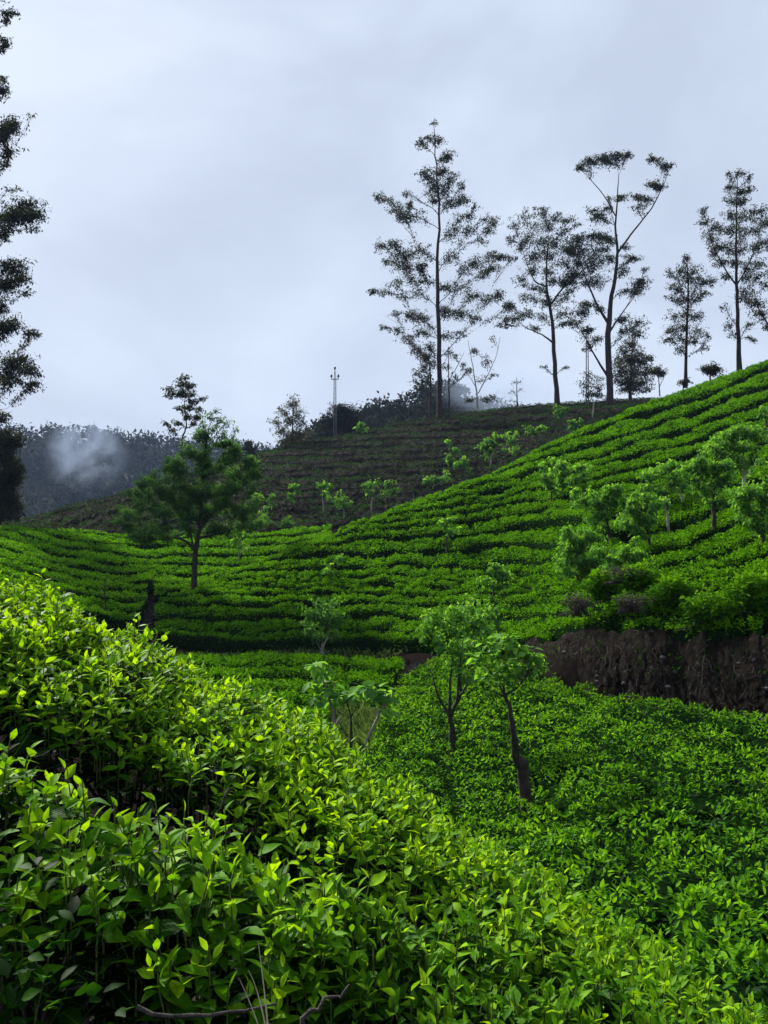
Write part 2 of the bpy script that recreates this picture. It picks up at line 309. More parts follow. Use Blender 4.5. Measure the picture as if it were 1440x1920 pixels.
# ------------------------------------------------------------------ hedge rows
def bush_dips(x, y, pitch=.95):
    """how far the canopy sinks between neighbouring bushes (0 crown .. 1 crack)"""
    gx = np.floor(x / pitch); gy = np.floor(y / pitch); best = np.full(np.shape(x), 9.0); sec = best.copy()
    for a in (-1, 0, 1):
        for b in (-1, 0, 1):
            cx, cy = gx + a, gy + b; h = np.sin(cx * 127.1 + cy * 311.7) * 43758.5453; h -= np.floor(h)
            k = np.sin(cx * 269.5 + cy * 183.3) * 43758.5453; k -= np.floor(k)
            d = np.hypot((cx + .15 + .7 * h) * pitch - x, (cy + .15 + .7 * k) * pitch - y)
            sec = np.minimum(sec, np.maximum(d, best)); best = np.minimum(best, d)
    e_ = (sec - best) / pitch
    return np.clip(1 - e_ / .28, 0, 1) ** 1.5
def hedge(pxs, Yf, Yb, ok, H=.6, fill=.72, size0=.07, sizek=.00225, cover=1.28, ages=(.12, 1.0), patch=False, gappy=.13, tip=.12):
    """one row: dark woody body with leaves over its top and sides, following the land between front line Yf and back line Yb"""
    mb_ = MB(); fl = np.clip(fill + .20 * wob(pxs / 110 + Yf[0] * 3.1, Yf * .4, 1.0, 3), .45, 1.0); Yb2 = Yf + (Yb - Yf) * fl
    nu = 7; us = np.array([0, .06, .2, .5, .8, .94, 1.]); prof = np.array([0, .86, .96, .98, .96, .82, 0])
    idx = np.where(ok)[0]
    if len(idx) < 2: return None
    runs = np.split(idx, np.where(np.diff(idx) > 1)[0] + 1); tot = 0
    for run in runs:
        if len(run) < 2: continue
        px = pxs[run]; yf = Yf[run]; yb = Yb2[run]
        Y = yf[:, None] + (yb - yf)[:, None] * us[None]; PX = np.broadcast_to(px[:, None], Y.shape)
        X = (PX - 720) / F * Y; lump = bush_dips(X, Y)
        Z = C(PX, Y) - H + H * prof[None] * (1 - gappy * 1.1 * lump + .12 * wob(X, Y, 3.1, 2)) - .07
        n = len(px); v = np.stack([X, Y, Z], 2).reshape(-1, 3)
        a, b = np.meshgrid(np.arange(n - 1), np.arange(nu - 1), indexing='ij'); q_ = (a * nu + b).ravel()
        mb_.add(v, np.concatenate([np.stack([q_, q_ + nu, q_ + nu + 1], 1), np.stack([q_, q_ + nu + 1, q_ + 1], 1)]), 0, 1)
        # leaves, spread by area
        ym = (yf + yb) / 2; seg = np.abs(np.diff(px)) / F * (ym[:-1] + ym[1:]) / 2; wid = ((yb - yf)[:-1] + (yb - yf)[1:]) / 2 + .5
        L0 = np.maximum(size0, sizek * (ym[:-1] + ym[1:]) / 2); dens = cover / (L0 * L0 * .5 * .6)
        cnt = R.poisson(np.maximum(0, seg * wid * dens)); k = int(cnt.sum())
        if k == 0: continue
        si = np.repeat(np.arange(n - 1), cnt); t = R.uniform(0, 1, k)
        lx = px[si] + (px[si + 1] - px[si]) * t; lf = yf[si] + (yf[si + 1] - yf[si]) * t; lb = yb[si] + (yb[si + 1] - yb[si]) * t
        u = R.uniform(0, 1, k); u = np.where(R.uniform(0, 1, k) < .13, R.uniform(0, .10, k), u)
        ly = lf + (lb - lf) * u + R.normal(0, .03, k)
        pr = 1 - np.abs(2 * u - 1) ** 9; pr = np.where(u < .12, R.uniform(.35, 1, k) * np.maximum(pr, .6), pr)
        xx = (lx - 720) / F * ly; lump = bush_dips(xx, ly)
        z = C(lx, ly) - H + H * pr * (1 - gappy * lump + .12 * wob(xx, ly, 3.1, 2)) + R.uniform(-.10, .03, k) + tip * .3 * wob(xx, ly, .5, 2)
        L = np.maximum(size0, sizek * ly) * R.uniform(.7, 1.3, k)
        d = rand_dirs(k, .05, .95); d[:, 1] -= .25 * (u < .12); nn = perp_normals(d)
        age = ages[0] + (ages[1] - ages[0]) * np.clip(pr * 1.15 - .15 - .5 * lump + R.normal(0, .30, k) + .16 * wob(xx, ly, 6.0, 3), 0, 1)  # side leaves older; shade of row fronts and gaps also put into tone
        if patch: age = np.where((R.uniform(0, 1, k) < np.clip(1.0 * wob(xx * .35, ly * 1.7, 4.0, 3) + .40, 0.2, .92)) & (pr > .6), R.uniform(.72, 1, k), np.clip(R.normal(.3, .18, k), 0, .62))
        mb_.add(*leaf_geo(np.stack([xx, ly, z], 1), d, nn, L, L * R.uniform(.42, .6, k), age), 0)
        tot += k
    return mb_
ORD = ['first', 'second', 'third', 'fourth', 'fifth', 'sixth', 'seventh', 'eighth', 'ninth', 'tenth', 'eleventh', 'twelfth', 'thirteenth', 'fourteenth', 'fifteenth', 'sixteenth',
       'seventeenth', 'eighteenth', 'nineteenth', 'twentieth', 'twenty-first', 'twenty-second', 'twenty-third', 'twenty-fourth', 'twenty-fifth', 'twenty-sixth', 'twenty-seventh', 'twenty-eighth', 'twenty-ninth', 'thirtieth']
def sstep(t): t = np.clip(t, 0, 1); return t * t * (3 - 2 * t)
def trace(px0, px1, step, py0, slope):
    """follow row lines across the slope; slope(px,py) is the fall of the line per pixel"""
    xs = np.arange(px0, px1 + step * .5, step, dtype=float); ys = [np.array(py0, dtype=float)]
    for a in xs[:-1]: ys.append(ys[-1] + slope(a, ys[-1]) * step)
    ys = np.array(ys); k = np.arange(ys.shape[1])[None]
    gap_ = np.abs(np.gradient(ys, axis=1))
    return xs, ys + gap_ * (.16 * wob(xs[:, None] / 160 + k * .23, k * .55 + 0 * xs[:, None], 1.0, 2) + .10 * np.sin(xs[:, None] / 43. + k * 2.4))
def field_rows(xs, ys, lo, hi, okf, label, group, sub=5, mats=None, name='tea_row', min_n=4, wobble=3.0, **kw):
    Yl = Yof(xs[:, None], ys, lo(xs)[:, None], hi(xs)[:, None]); k_ = 0; made = []
    fx = np.arange(xs.min(), xs.max() + .1, sub); o_ = np.argsort(xs)
    Yfine = np.stack([np.interp(fx, xs[o_], Yl[o_, i]) for i in range(Yl.shape[1])], 1); Pf = np.stack([np.interp(fx, xs[o_], ys[o_, i]) for i in range(ys.shape[1])], 1)
    for i in range(Yl.shape[1] - 1):
        Yf, Yb = Yfine[:, i + 1], Yfine[:, i]                   # lines run from the top of the picture down
        w = np.maximum(Yb - Yf, .05)
        Yf = Yf + .10 * w * wob(fx / 90 + i * 3.7, fx * 0, 1.0, 2); Yf = np.maximum(Yf, lo(fx)); Yb = np.minimum(np.maximum(Yb, Yf + .02), hi(fx) + 1.2)
        ok = (Yb - Yf > .35) & okf(fx, Pf[:, i], Yf, Yb) & (Pf[:, i] < 1150 + .54 * fx)      # what the front hedge hides is left out
        if ok.sum() < min_n: continue
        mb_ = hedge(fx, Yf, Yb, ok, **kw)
        if mb_ is None or mb_.n == 0: continue
        c = fx[ok].mean(); yc = Yf[ok].mean(); org = np.array([(c - 720) / F * yc, yc, float(C(c, yc)) - .6])
        o2 = obj(name, mb_.mesh(name, mats, smooth=False, origin=org), loc=org)
        tag(o2, label % ORD[k_], 'tea hedge', group); k_ += 1; made.append(o2)
    return made

# main green hill
def sl_main(px, py):
    m_ = .36 * sstep((1130 - py) / 400)
    m_ = m_ + .28 * sstep((px - 1130) / 140) * np.exp(-((py - 1010) / 75) ** 2)
    return -(m_ + .02 * math.sin(px / 70.0)) * -1.0
st = []
y = 640.0
while y < 1225: st.append(y); y += 27.5 + 8 * sstep((y - 700) / 250) - 6 * sstep((y - 1080) / 60)
xs, ys = trace(1500, 240, -20, st, lambda a, b: -(sl_main(a, b)))
field_rows(xs, ys, lambda p: ip(p, BASEX, BASEY) + .1, lambda p: ip(p, CRX, CRY), lambda p, py, f, b: (p > 282 - (py - 1150) * .22 + 7 * np.sin(py / 7.)) & (f < ip(p, CRX, CRY) + .6),
           'bright green tea hedge on the big right hillside, %s row down from its skyline', 'tea hedge rows on the big green hillside', mats=[TEAFAR, TEABODY], H=.75, fill=.76)
# left bowl
LX = [-100, 0, 140, 250, 280, 370, 440, 600]; LY = [26, 26, 28.5, 32, 35.5, 37.8, 41, 45]; HX = [-100, 0, 140, 280, 440, 550, 700]; HY = [46, 48, 50, 52, 52, 52, 55]
xs, ys = trace(-60, 620, 20, list(np.arange(915, 1200, 17.0)), lambda a, b: .34 * (1 - sstep((a + 20) / 330.)) * (1 if True else b) - .10 * sstep((a - 420) / 120.))
def okleft(p, py, f, b):
    return (f < ip(p, HX, HY) + .5) & ~((np.abs(p - 274 + (py - 1150) * .22 - 5 * np.sin(py / 11.)) < 5 + .05 * np.maximum(py - 1110, 0)) & (f < 37))
field_rows(xs, ys, lambda p: ip(p, LX, LY), lambda p: ip(p, HX, HY), okleft, 'green tea hedge in the left hollow below the brown hill, %s row from its top',
           'tea hedge rows in the left hollow', mats=[TEAFAR, TEABODY], H=.6, fill=.78)
# lower field between the front hedge and the dark track
xs, ys = trace(290, 860, 20, list(np.arange(1222, 1420, 24.0)), lambda a, b: .06 * math.sin(a / 90.) + .03)
def oklow(p, py, f, b):
    g = ((p - 690) / 75.) ** 2 + ((py - 1320) / 55.) ** 2 < 1
    return (f > ip(p, [290, 640, 700, 760, 800, 860], [12, 14, 16.8, 20.4, 21.6, 23])) & (b < ip(p, [290, 550, 700, 800, 860], [27.6, 26.9, 25.8, 24.6, 23.8])) & ~g
field_rows(xs, ys, lambda p: 12 + 0 * p, lambda p: ip(p, [290, 550, 700, 800, 860], [27.5, 26.8, 25.7, 24.4, 23.6]), oklow,
           'low dark green tea hedge below the dirt track, %s row from the track', 'tea hedge rows below the dirt track', mats=[TEAFAR, TEABODY], H=.45, fill=.86, size0=.08, cover=1.15)
# brown pruned hill
xs, ys = trace(560, -60, -20, list(np.arange(760, 1010, 13.0)), lambda a, b: -.28 * sstep((470 - a) / 120.))
xs2, ys2 = trace(560, 1260, 20, list(np.arange(760, 1010, 13.0)), lambda a, b: -.035)
xa = np.concatenate([xs[::-1], xs2[1:]]); ya = np.concatenate([ys[::-1], ys2[1:]])
BHX = [-100, 20, 140, 280, 440, 550, 700, 850, 1000, 1200, 1320]; BHY = [68, 70, 78, 87, 93, 97, 100, 101, 102, 103, 103]
field_rows(xa, ya, lambda p: ip(p, [-100, 300, 700, 1000, 1300], [58, 58, 58, 66, 70]), lambda p: ip(p, BHX, BHY), lambda p, py, f, b: f < ip(p, BHX, BHY) + .8,
           'pruned brown tea row on the far bare hill, %s terrace down from its crest', 'pruned tea rows on the far brown hill', mats=[PRUNED, PRUNEDBODY], sub=6, name='pruned_tea_row',
           H=.75, fill=.66, size0=.18, sizek=.0, cover=.6, ages=(.0, .85), gappy=.3, tip=.3, patch=True)

# near field on the right: tea that grows together into one sheet
def near_field():
    mb_ = MB(); lo, hi = 4.4, 23.1
    k = 150000; ly = np.sqrt(R.uniform(3.0 ** 2, hi ** 2, k)); lx = R.uniform(560, 1560, k)
    edge = ip(lx, [560, 690, 760, 850, 1010, 1100, 1200, 1320, 1440, 1600], [9.5, 12.6, 20.3, 23.0, 18.2, 15.1, 13.1, 12.1, 11.1, 10.2])
    keep = (ly < edge + .05) & (ly > ip(lx, [560, 900, 1300, 1560], [6.0, 4.4, 3.5, 3.0])); keep &= R.uniform(0, 1, k) < np.clip(8.5 / ly, .38, 1)
    lx, ly = lx[keep], ly[keep]; edge = edge[keep]; k = len(lx)
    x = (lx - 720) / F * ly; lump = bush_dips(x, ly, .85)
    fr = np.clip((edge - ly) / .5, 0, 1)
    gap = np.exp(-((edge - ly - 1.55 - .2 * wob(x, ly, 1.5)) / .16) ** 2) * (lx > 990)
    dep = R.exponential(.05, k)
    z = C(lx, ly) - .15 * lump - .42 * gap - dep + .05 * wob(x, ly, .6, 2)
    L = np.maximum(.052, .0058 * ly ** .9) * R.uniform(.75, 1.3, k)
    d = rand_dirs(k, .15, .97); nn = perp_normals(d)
    age = np.clip(.90 + .12 * np.exp(-((lx - 1060) / 130) ** 2 - ((ly - 11) / 4.0) ** 2) - 3.2 * dep - .45 * lump - .5 * gap + R.normal(0, .18, k) + .14 * wob(x, ly, 3.3, 3), .03, .98)  # brighter patch on the left shoulder: sunlight painted into the leaf tone
    near = ly < 7.5
    for sel, lod in ((near, 1), (~near, 0)):
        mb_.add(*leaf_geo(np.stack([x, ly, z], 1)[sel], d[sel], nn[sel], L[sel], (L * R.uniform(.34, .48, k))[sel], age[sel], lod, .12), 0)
    # dark woody layer underneath
    pxs = np.arange(540, 1581, 10.); ysn = np.geomspace(3.4, 23.2, 130)
    PX, YY = np.meshgrid(pxs, ysn, indexing='ij'); X = (PX - 720) / F * YY
    ed = ip(pxs, [560, 690, 760, 850, 1010, 1100, 1200, 1320, 1440, 1600], [9.5, 12.6, 20.3, 23.0, 18.2, 15.1, 13.1, 12.1, 11.1, 10.2])[:, None]
    YY = np.minimum(YY, ed + 0 * YY); X = (PX - 720) / F * YY
    Z = C(PX, YY) - .13 - .35 * np.clip((4.4 - YY) / .8, 0, 1) - .17 * bush_dips(X, YY, .85) - .3 * np.exp(-((ed - YY - 1.55 - .2 * wob(X, YY, 1.5)) / .16) ** 2) * (PX > 990) - .5 * (1 - np.clip((ed - YY) / .15, 0, 1))
    v = np.stack([X, YY, Z], 2).reshape(-1, 3); n1_ = len(ysn); a, b = np.meshgrid(np.arange(len(pxs) - 1), np.arange(n1_ - 1), indexing='ij'); q_ = (a * n1_ + b).ravel()
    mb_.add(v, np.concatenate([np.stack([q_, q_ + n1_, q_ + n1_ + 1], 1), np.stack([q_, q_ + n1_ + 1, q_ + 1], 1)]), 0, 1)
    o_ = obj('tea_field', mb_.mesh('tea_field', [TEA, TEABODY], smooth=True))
    tag(o_, 'closed sheet of bright tea bushes on the near right slope in front of the earth bank', 'tea field', kind='stuff')
near_field()

# ------------------------------------------------------------------ earth bank cut above the track, with roots and stones
def bank():
    pxs = np.arange(985, 1640, 2.5); nv = 52
    fy = ip(pxs, [985, 1000, 1100, 1200, 1320, 1440, 1640], [21.0, 20.4, 17.0, 15.4, 14.4, 13.4, 12.0]); ty = ip(pxs, BASEX, BASEY) + .12
    topz = C(pxs, ty) - .16 + .17 * wob(pxs / 75, pxs * 0, 1., 3) + .16 * np.exp(-((pxs - 1165) / 50) ** 2); botz = C(pxs, fy) - .75
    t = np.linspace(0, 1, nv); PX = np.broadcast_to(pxs[:, None], (len(pxs), nv))
    Y = fy[:, None] + (ty - fy)[:, None] * (t ** 1.7)[None]; Z = botz[:, None] + (topz - botz)[:, None] * t[None]
    X = (PX - 720) / F * Y; bulge = .24 * wob(X * 1.0, Z * .45, .9, 3) + .12 * wob(X, Z * .35, .22, 3) + .05 * wob(X, Z, .09, 2) + .10 * np.abs(np.sin(X * 2.3 + 1.2 * np.sin(X * .9)))
    Y = Y - bulge * np.sin(np.pi * np.clip(t, .03, .97))[None]
    v = np.stack([X, Y, Z], 2).reshape(-1, 3); a, b = np.meshgrid(np.arange(len(pxs) - 1), np.arange(nv - 1), indexing='ij'); q_ = (a * nv + b).ravel()
    mb_ = MB(); mb_.add(v, np.concatenate([np.stack([q_, q_ + nv, q_ + nv + 1], 1), np.stack([q_, q_ + nv + 1, q_ + 1], 1)]), 0)
    o_ = obj('earth_bank', mb_.mesh('earth_bank', [BANK])); tag(o_, 'dark brown cut earth bank with bare soil, roots and stones above the track', 'earth bank', kind='thing')
    S = np.stack([X, Y, Z], 2)
    for i in range(30):                                   # hanging roots
        a = R.integers(12, len(pxs) - 60); top = R.uniform(.45, .98); ln = R.uniform(.10, .32); pts = []
        for s_ in np.linspace(0, 1, 6):
            jj_ = int(np.clip((top - ln * s_) * (nv - 1), 0, nv - 1)); ia = int(np.clip(a + R.normal(0, 2) + s_ * 9 * math.sin(i * 1.7), 0, len(pxs) - 1)); pts.append(S[ia, jj_] + [0, -.035 - .04 * math.sin(s_ * 3.1), 0])
        v, f = tube(pts, np.linspace(.006, .002, 6) * R.uniform(.5, 1.2), 4); m2 = MB(); m2.add(v, f, 0); obj('root', m2.mesh('root', [ROOT]), o_)
    for i in range(26):                                   # stones stuck in the face
        a = R.integers(4, len(pxs) - 56); b = R.integers(8, nv - 8); r = R.uniform(.03, .075)
        d = unit(R.normal(0, 1, (14, 3))); th = np.linspace(0, 2 * np.pi, 7)[:-1]
        v = [[0, 0, 1]] + [[math.cos(q2), math.sin(q2), .35] for q2 in th] + [[math.cos(q2 + .5) * .9, math.sin(q2 + .5) * .9, -.45] for q2 in th] + [[0, 0, -1]]
        v = np.array(v) * R.uniform(.7, 1.2, (14, 1)) * [r, r * .7, r * .75] + S[a, b] + [0, .01, 0]
        f = [[0, 1 + j, 1 + (j + 1) % 6] for j in range(6)] + [[1 + j, 7 + j, 1 + (j + 1) % 6] for j in range(6)] + [[1 + (j + 1) % 6, 7 + j, 7 + (j + 1) % 6] for j in range(6)] + [[13, 7 + (j + 1) % 6, 7 + j] for j in range(6)]
        m2 = MB(); m2.add(v, f, 0); obj('stone', m2.mesh('stone', [STONE], smooth=False), o_)
    return S
BS = bank()
# bushes overhanging the bank edge, dry brushwood heap
def tuft_bush(name, label, cat, px, py, Y, rx, ry, n, leaf, mat, ages, depth=.7, group=None, twigs=10):
    c = P(px, py, Y); b = P(px, py + ry * .75, Y); root = empty(name, b); tag(root, label, cat, group)
    m1 = MB(); s_ = Y / F
    for i in range(twigs):
        e_ = np.array([R.normal(0, .5) * rx * s_, R.normal(0, .4) * rx * s_, R.uniform(.5, 1.6) * ry * s_]); v, f = tube([np.array([R.normal(0, .4) * rx * s_, .1, -.12]), e_ * .5 + R.normal(0, .03, 3), e_], [.009, .006, .003], 4); m1.add(v, f, 0)
    obj('branches', m1.mesh('branches', [TWIG]), root)
    u = rand_dirs(n) * (R.uniform(0, 1, (n, 1)) ** .45); lump = 1 + .25 * np.sin(u[:, :1] * 5 + px) * np.cos(u[:, 2:] * 6)
    pos = u * lump * np.array([rx * s_, rx * s_ * depth, ry * s_]) + (c - b); d = rand_dirs(n, -.4, .9)
    age = np.clip(ages[0] + (ages[1] - ages[0]) * (.5 + .45 * u[:, 2] + R.normal(0, .2, n)), 0, 1); L = leaf * R.uniform(.7, 1.3, n)
    m2 = MB(); m2.add(*leaf_geo(pos, d, perp_normals(d), L, L * .5, age), 0); obj('foliage', m2.mesh('foliage', [mat], smooth=False), root)
    return root
for i, (px, py, Y, rx, ry, w) in enumerate([(1130, 1098, 18.4, 36, 32, 'at the left end of the earth bank'), (1200, 1085, 17.8, 44, 28, 'beside the dry brushwood on the bank edge'),
        (1262, 1110, 16.9, 40, 32, 'spilling over the middle of the bank edge'), (1328, 1145, 15.9, 50, 36, 'drooping lowest over the earth bank'), (1412, 1110, 15.4, 50, 38, 'on the bank edge at the right border')]):
    tuft_bush('tea_bush', 'loose bright green tea bush ' + w, 'tea bush', px, py, Y, rx, ry, 1500, .10, TEA, (.40, 1.0), group='tea bushes along the bank edge')
DRY = leaf_mat('dry_leaf', [(0, (.04, .03, .027)), (1, (.15, .115, .105))], trans=.1, tint=(1, .9, .8), rough=.9, spec=.05)
for px, py, Y, rx, ry, w in [(1085, 1130, 18.6, 28, 28, 'left of the bank-edge tea bushes'), (1175, 1075, 17.8, 36, 16, 'above the bank between green tufts'), (1185, 1128, 17.1, 30, 18, 'hanging over the bare bank face')]:
    tuft_bush('dry_brushwood', 'heap of dry pinkish brown brushwood ' + w, 'brushwood', px, py, Y, rx * 1.25, ry * .8, 300, .06, DRY, (0, 1), group='dry brushwood on the bank', twigs=60)

# ------------------------------------------------------------------ trees
def bez(a, b, c, k=5):
    t = np.linspace(0, 1, k)[:, None]; return a * (1 - t) ** 2 + 2 * b * t * (1 - t) + c * t * t
def tree(name, label, cat, Y, trunk, clumps, leafpx=3.9, mat=None, bark=None, dens=.16, group=None, forks=(), depthf=.55, droop=.4, zs=None, off=(0, 0), twigs=4, wmin=.9, ratio=.42, lod=0, scatter=1.0, sink=.4, agelift=.45):
    """trunk/forks: [(px,py,width_px)] ; clumps: [(px,py,rx,ry,denser)] in zoomed coordinates zs=(x0,y0,scale)"""
    x0, y0, s = zs if zs else (0, 0, 1.0)
    cv = lambda q_: (x0 + q_[0] * s + off[0], y0 + q_[1] * s + off[1])
    m_ = Y / F; base = P(*cv(trunk[0]), Y); root = empty(name, base); tag(root, label, cat, group)
    wood = MB(); nodes = []
    def limb(poly, yo=None):
        pts = []; rad = []
        for i, q_ in enumerate(poly):
            x_, y_ = cv(q_); p = P(x_, y_, Y); p[1] += (yo[i] if yo is not None else 0); pts.append(p - base); rad.append(max(q_[2] * .5 * m_, .006))
        pts = np.array(pts); rad = np.array(rad)
        t = np.arange(len(pts)); tt = np.linspace(0, len(pts) - 1, (len(pts) - 1) * 4 + 1)
        pp = np.stack([np.interp(tt, t, pts[:, j]) for j in range(3)], 1); rr = np.interp(tt, t, rad)
        ks = np.array([.25, .5, .25]); pp[1:-1] = sum(ks[j] * pp[j:len(pp) - 2 + j] for j in range(3)); pp[1:-1] += R.normal(0, .25 * rr.mean(), pp[1:-1].shape)
        return pp, rr
    pp, rr = limb(trunk); rr[0] *= 1.25; p2 = pp.copy(); p2[0, 2] -= sink; v, f = tube(p2, rr, 8); wood.add(v, f, 0); nodes += [(p, r) for p, r in zip(pp[2:], rr[2:])]
    for fk in forks:
        yo = np.linspace(0, R.normal(0, .3) * abs(fk[-1][0] - fk[0][0]) * s * m_, len(fk)); pp, rr = limb(fk, yo); v, f = tube(pp, rr, 6); wood.add(v, f, 0); nodes += [(p, r) for p, r in zip(pp[1:], rr[1:])]
    NP = np.array([n_[0] for n_ in nodes]); NR = np.array([n_[1] for n_ in nodes]); tx = NP[:, 0]
    lp, ld, ll, la = [], [], [], []
    cx0 = np.array([q_[0] for q_ in trunk]); cy0 = np.array([q_[1] for q_ in trunk])
    clumps = sorted(clumps, key=lambda q_: abs(q_[0] - np.interp(-q_[1], -cy0, cx0)) + .3 * abs(q_[1] - cy0[-1]))
    for cl in clumps:
        x_, y_ = cv(cl); rx, ry = cl[2] * s * m_, cl[3] * s * m_; dn = cl[4] if len(cl) > 4 else 1.0
        c = P(x_, y_, Y) - base; near = NP[np.argmin(np.abs(NP[:, 2] - c[2]))]
        hor = abs(c[0] - near[0]); c[1] += R.uniform(-1, 1) * (depthf * hor + .6 * rx) ; c[0] *= (Y + c[1]) / Y; c[2] = (P(x_, y_, Y + c[1])[2] - base[2]); c[0] = P(x_, y_, Y + c[1])[0] - base[0]
        dh = np.hypot(NP[:, 0] - c[0], NP[:, 1] - c[1]); dv = c[2] - NP[:, 2]
        up_ = R.uniform(.35, 1.0); cost = np.hypot(dh, dv) + np.where(dv < up_ * dh, 2.0 * (up_ * dh - dv), 0); j = int(np.argmin(cost)); a = NP[j]
        mid = a * .5 + c * .5 + np.array([0, 0, R.uniform(-.10, .16) * dh[j]]) + R.normal(0, .09 * (dh[j] + .01), 3)
        r0 = min(NR[j] * .55, max(wmin * .5 * m_ * 1.6, .012 * dh[j])); br = bez(a, mid, c, 6); br[1:-1] += R.normal(0, .025 * (dh[j] + .01), (4, 3)); brr = np.linspace(r0, wmin * .32 * m_, 6); v, f = tube(br, brr, 5); wood.add(v, f, 0); NP = np.concatenate([NP, br[2:5]]); NR = np.concatenate([NR, brr[2:5]])
        for q_ in range(twigs):
            e_ = c + R.normal(0, .6, 3) * [rx, rx, ry]; st_ = br[R.integers(2, 5)]; v, f = tube(bez(st_, (st_ + e_) / 2 + R.normal(0, .1, 3) * rx, e_, 4), np.linspace(wmin * .30, wmin * .16, 4) * m_, 3); wood.add(v, f, 0)
        n_ = int(R.poisson((4.4 if group == SKY else 3.4) * dens * dn * math.pi * cl[2] * cl[3] * s * s * scatter) + 3)
        # several little sprays inside the clump
        ns = max(3, n_ // 14); sp = R.normal(0, .48, (ns, 3)) * [rx, rx * .9, ry]; w_ = R.integers(0, ns, n_)
        pos = c + sp[w_] + R.normal(0, .16, (n_, 3)) * [rx, rx, ry] + R.normal(0, leafpx * .3 * m_, (n_, 3))
        al = R.uniform(0, 1, n_) < .30; tb = R.uniform(.35, 1, n_) * 5; i0 = np.minimum(tb.astype(int), 4)
        pos = np.where(al[:, None], br[i0] + (br[i0 + 1] - br[i0]) * (tb - i0)[:, None] + R.normal(0, .30, (n_, 3)) * [rx, rx, ry], pos)
        d = rand_dirs(n_, -.9, .5); d[:, 2] -= droop
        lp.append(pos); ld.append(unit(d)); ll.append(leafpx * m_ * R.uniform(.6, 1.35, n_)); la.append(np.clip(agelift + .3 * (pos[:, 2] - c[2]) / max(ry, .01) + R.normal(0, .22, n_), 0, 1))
    obj('trunk', wood.mesh('trunk', [bark or BARK]), root)
    if lp:
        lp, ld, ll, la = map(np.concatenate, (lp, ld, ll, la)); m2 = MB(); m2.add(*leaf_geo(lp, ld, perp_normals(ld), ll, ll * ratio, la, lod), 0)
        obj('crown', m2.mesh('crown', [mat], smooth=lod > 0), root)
    return root
D = 2.6
Z1 = (660, 200, .3125); Z2 = (920, 260, .3611); Z3 = (0, 0, .5208); Z4 = (200, 680, .25); ZB = (480, 640, .3889); ZN = (480, 1100, .4306)
SKY = 'tall trees on the skyline'
tree('eucalyptus_tree', 'tallest slim eucalyptus on the brown crest with airy tiered crown', 'tree', 99,
     [(527, 1850, 10), (520, 1400, 8.5), (510, 1000, 6.5), (525, 650, 4.2), (505, 350, 2.6), (490, 110, 1)],
     [(490,95,25,15),(410,215,35,30,1.6),(505,195,45,40),(450,185,25,20),(580,295,45,30,1.5),(550,310,40,25),(430,390,50,25,1.5),(540,385,60,25,1.8),(470,430,60,30),(600,430,50,30,1.5),(660,480,30,35),(480,490,60,50),(560,500,60,40),(490,560,40,25,1.7),(660,555,50,28,D),(580,570,50,25,1.6),(160,545,40,35,1.6),(220,560,30,20),(320,520,25,20),(270,610,50,35,1.4),(345,590,30,30,1.5),(300,660,50,40,1.5),(360,650,50,40),(740,600,30,20),(710,650,40,30),(800,670,40,25),(860,690,40,25,1.4),(820,740,50,30),(640,680,50,40,.7),(600,760,60,50,.7),(700,740,50,40),
      (170,830,30,35,1.6),(250,820,50,30,1.6),(310,880,60,35,1.8),(400,860,60,40,1.3),(200,930,45,30),(300,950,70,40,1.3),(410,960,40,40,D),(780,800,40,25),(830,890,50,25,1.5),(890,895,50,20,D),(960,910,35,15,1.6),(740,930,40,40,1.4),(680,970,50,40),(600,900,60,50,.7),(840,970,50,25,1.5),(780,1000,40,30,1.3),(350,1020,60,40),(440,1040,50,40),(260,1060,50,30),(125,1105,25,20,D),(220,1110,40,20),(310,1130,50,25),(400,1120,50,30),(570,1080,50,40,1.2),(650,1080,50,30),(720,1130,60,30,1.4),(800,1150,60,30),(880,1130,40,35,1.7),(940,1200,40,30,1.6),(930,1270,30,25),(260,1240,40,25),(350,1250,60,30,1.5),(430,1260,50,25,1.8),(560,1220,50,30,1.8),(650,1240,60,40,1.3),(740,1260,50,30),(190,1320,25,20,1.4),(270,1340,40,30),(340,1390,50,30,1.2),(420,1350,50,30,1.4),(460,1440,50,30,1.3),(380,1460,40,30,1.3),(580,1370,50,30),(660,1360,40,20),(420,1500,40,40,1.2)],
     mat=EUC, group=SKY, twigs=10, zs=Z1)
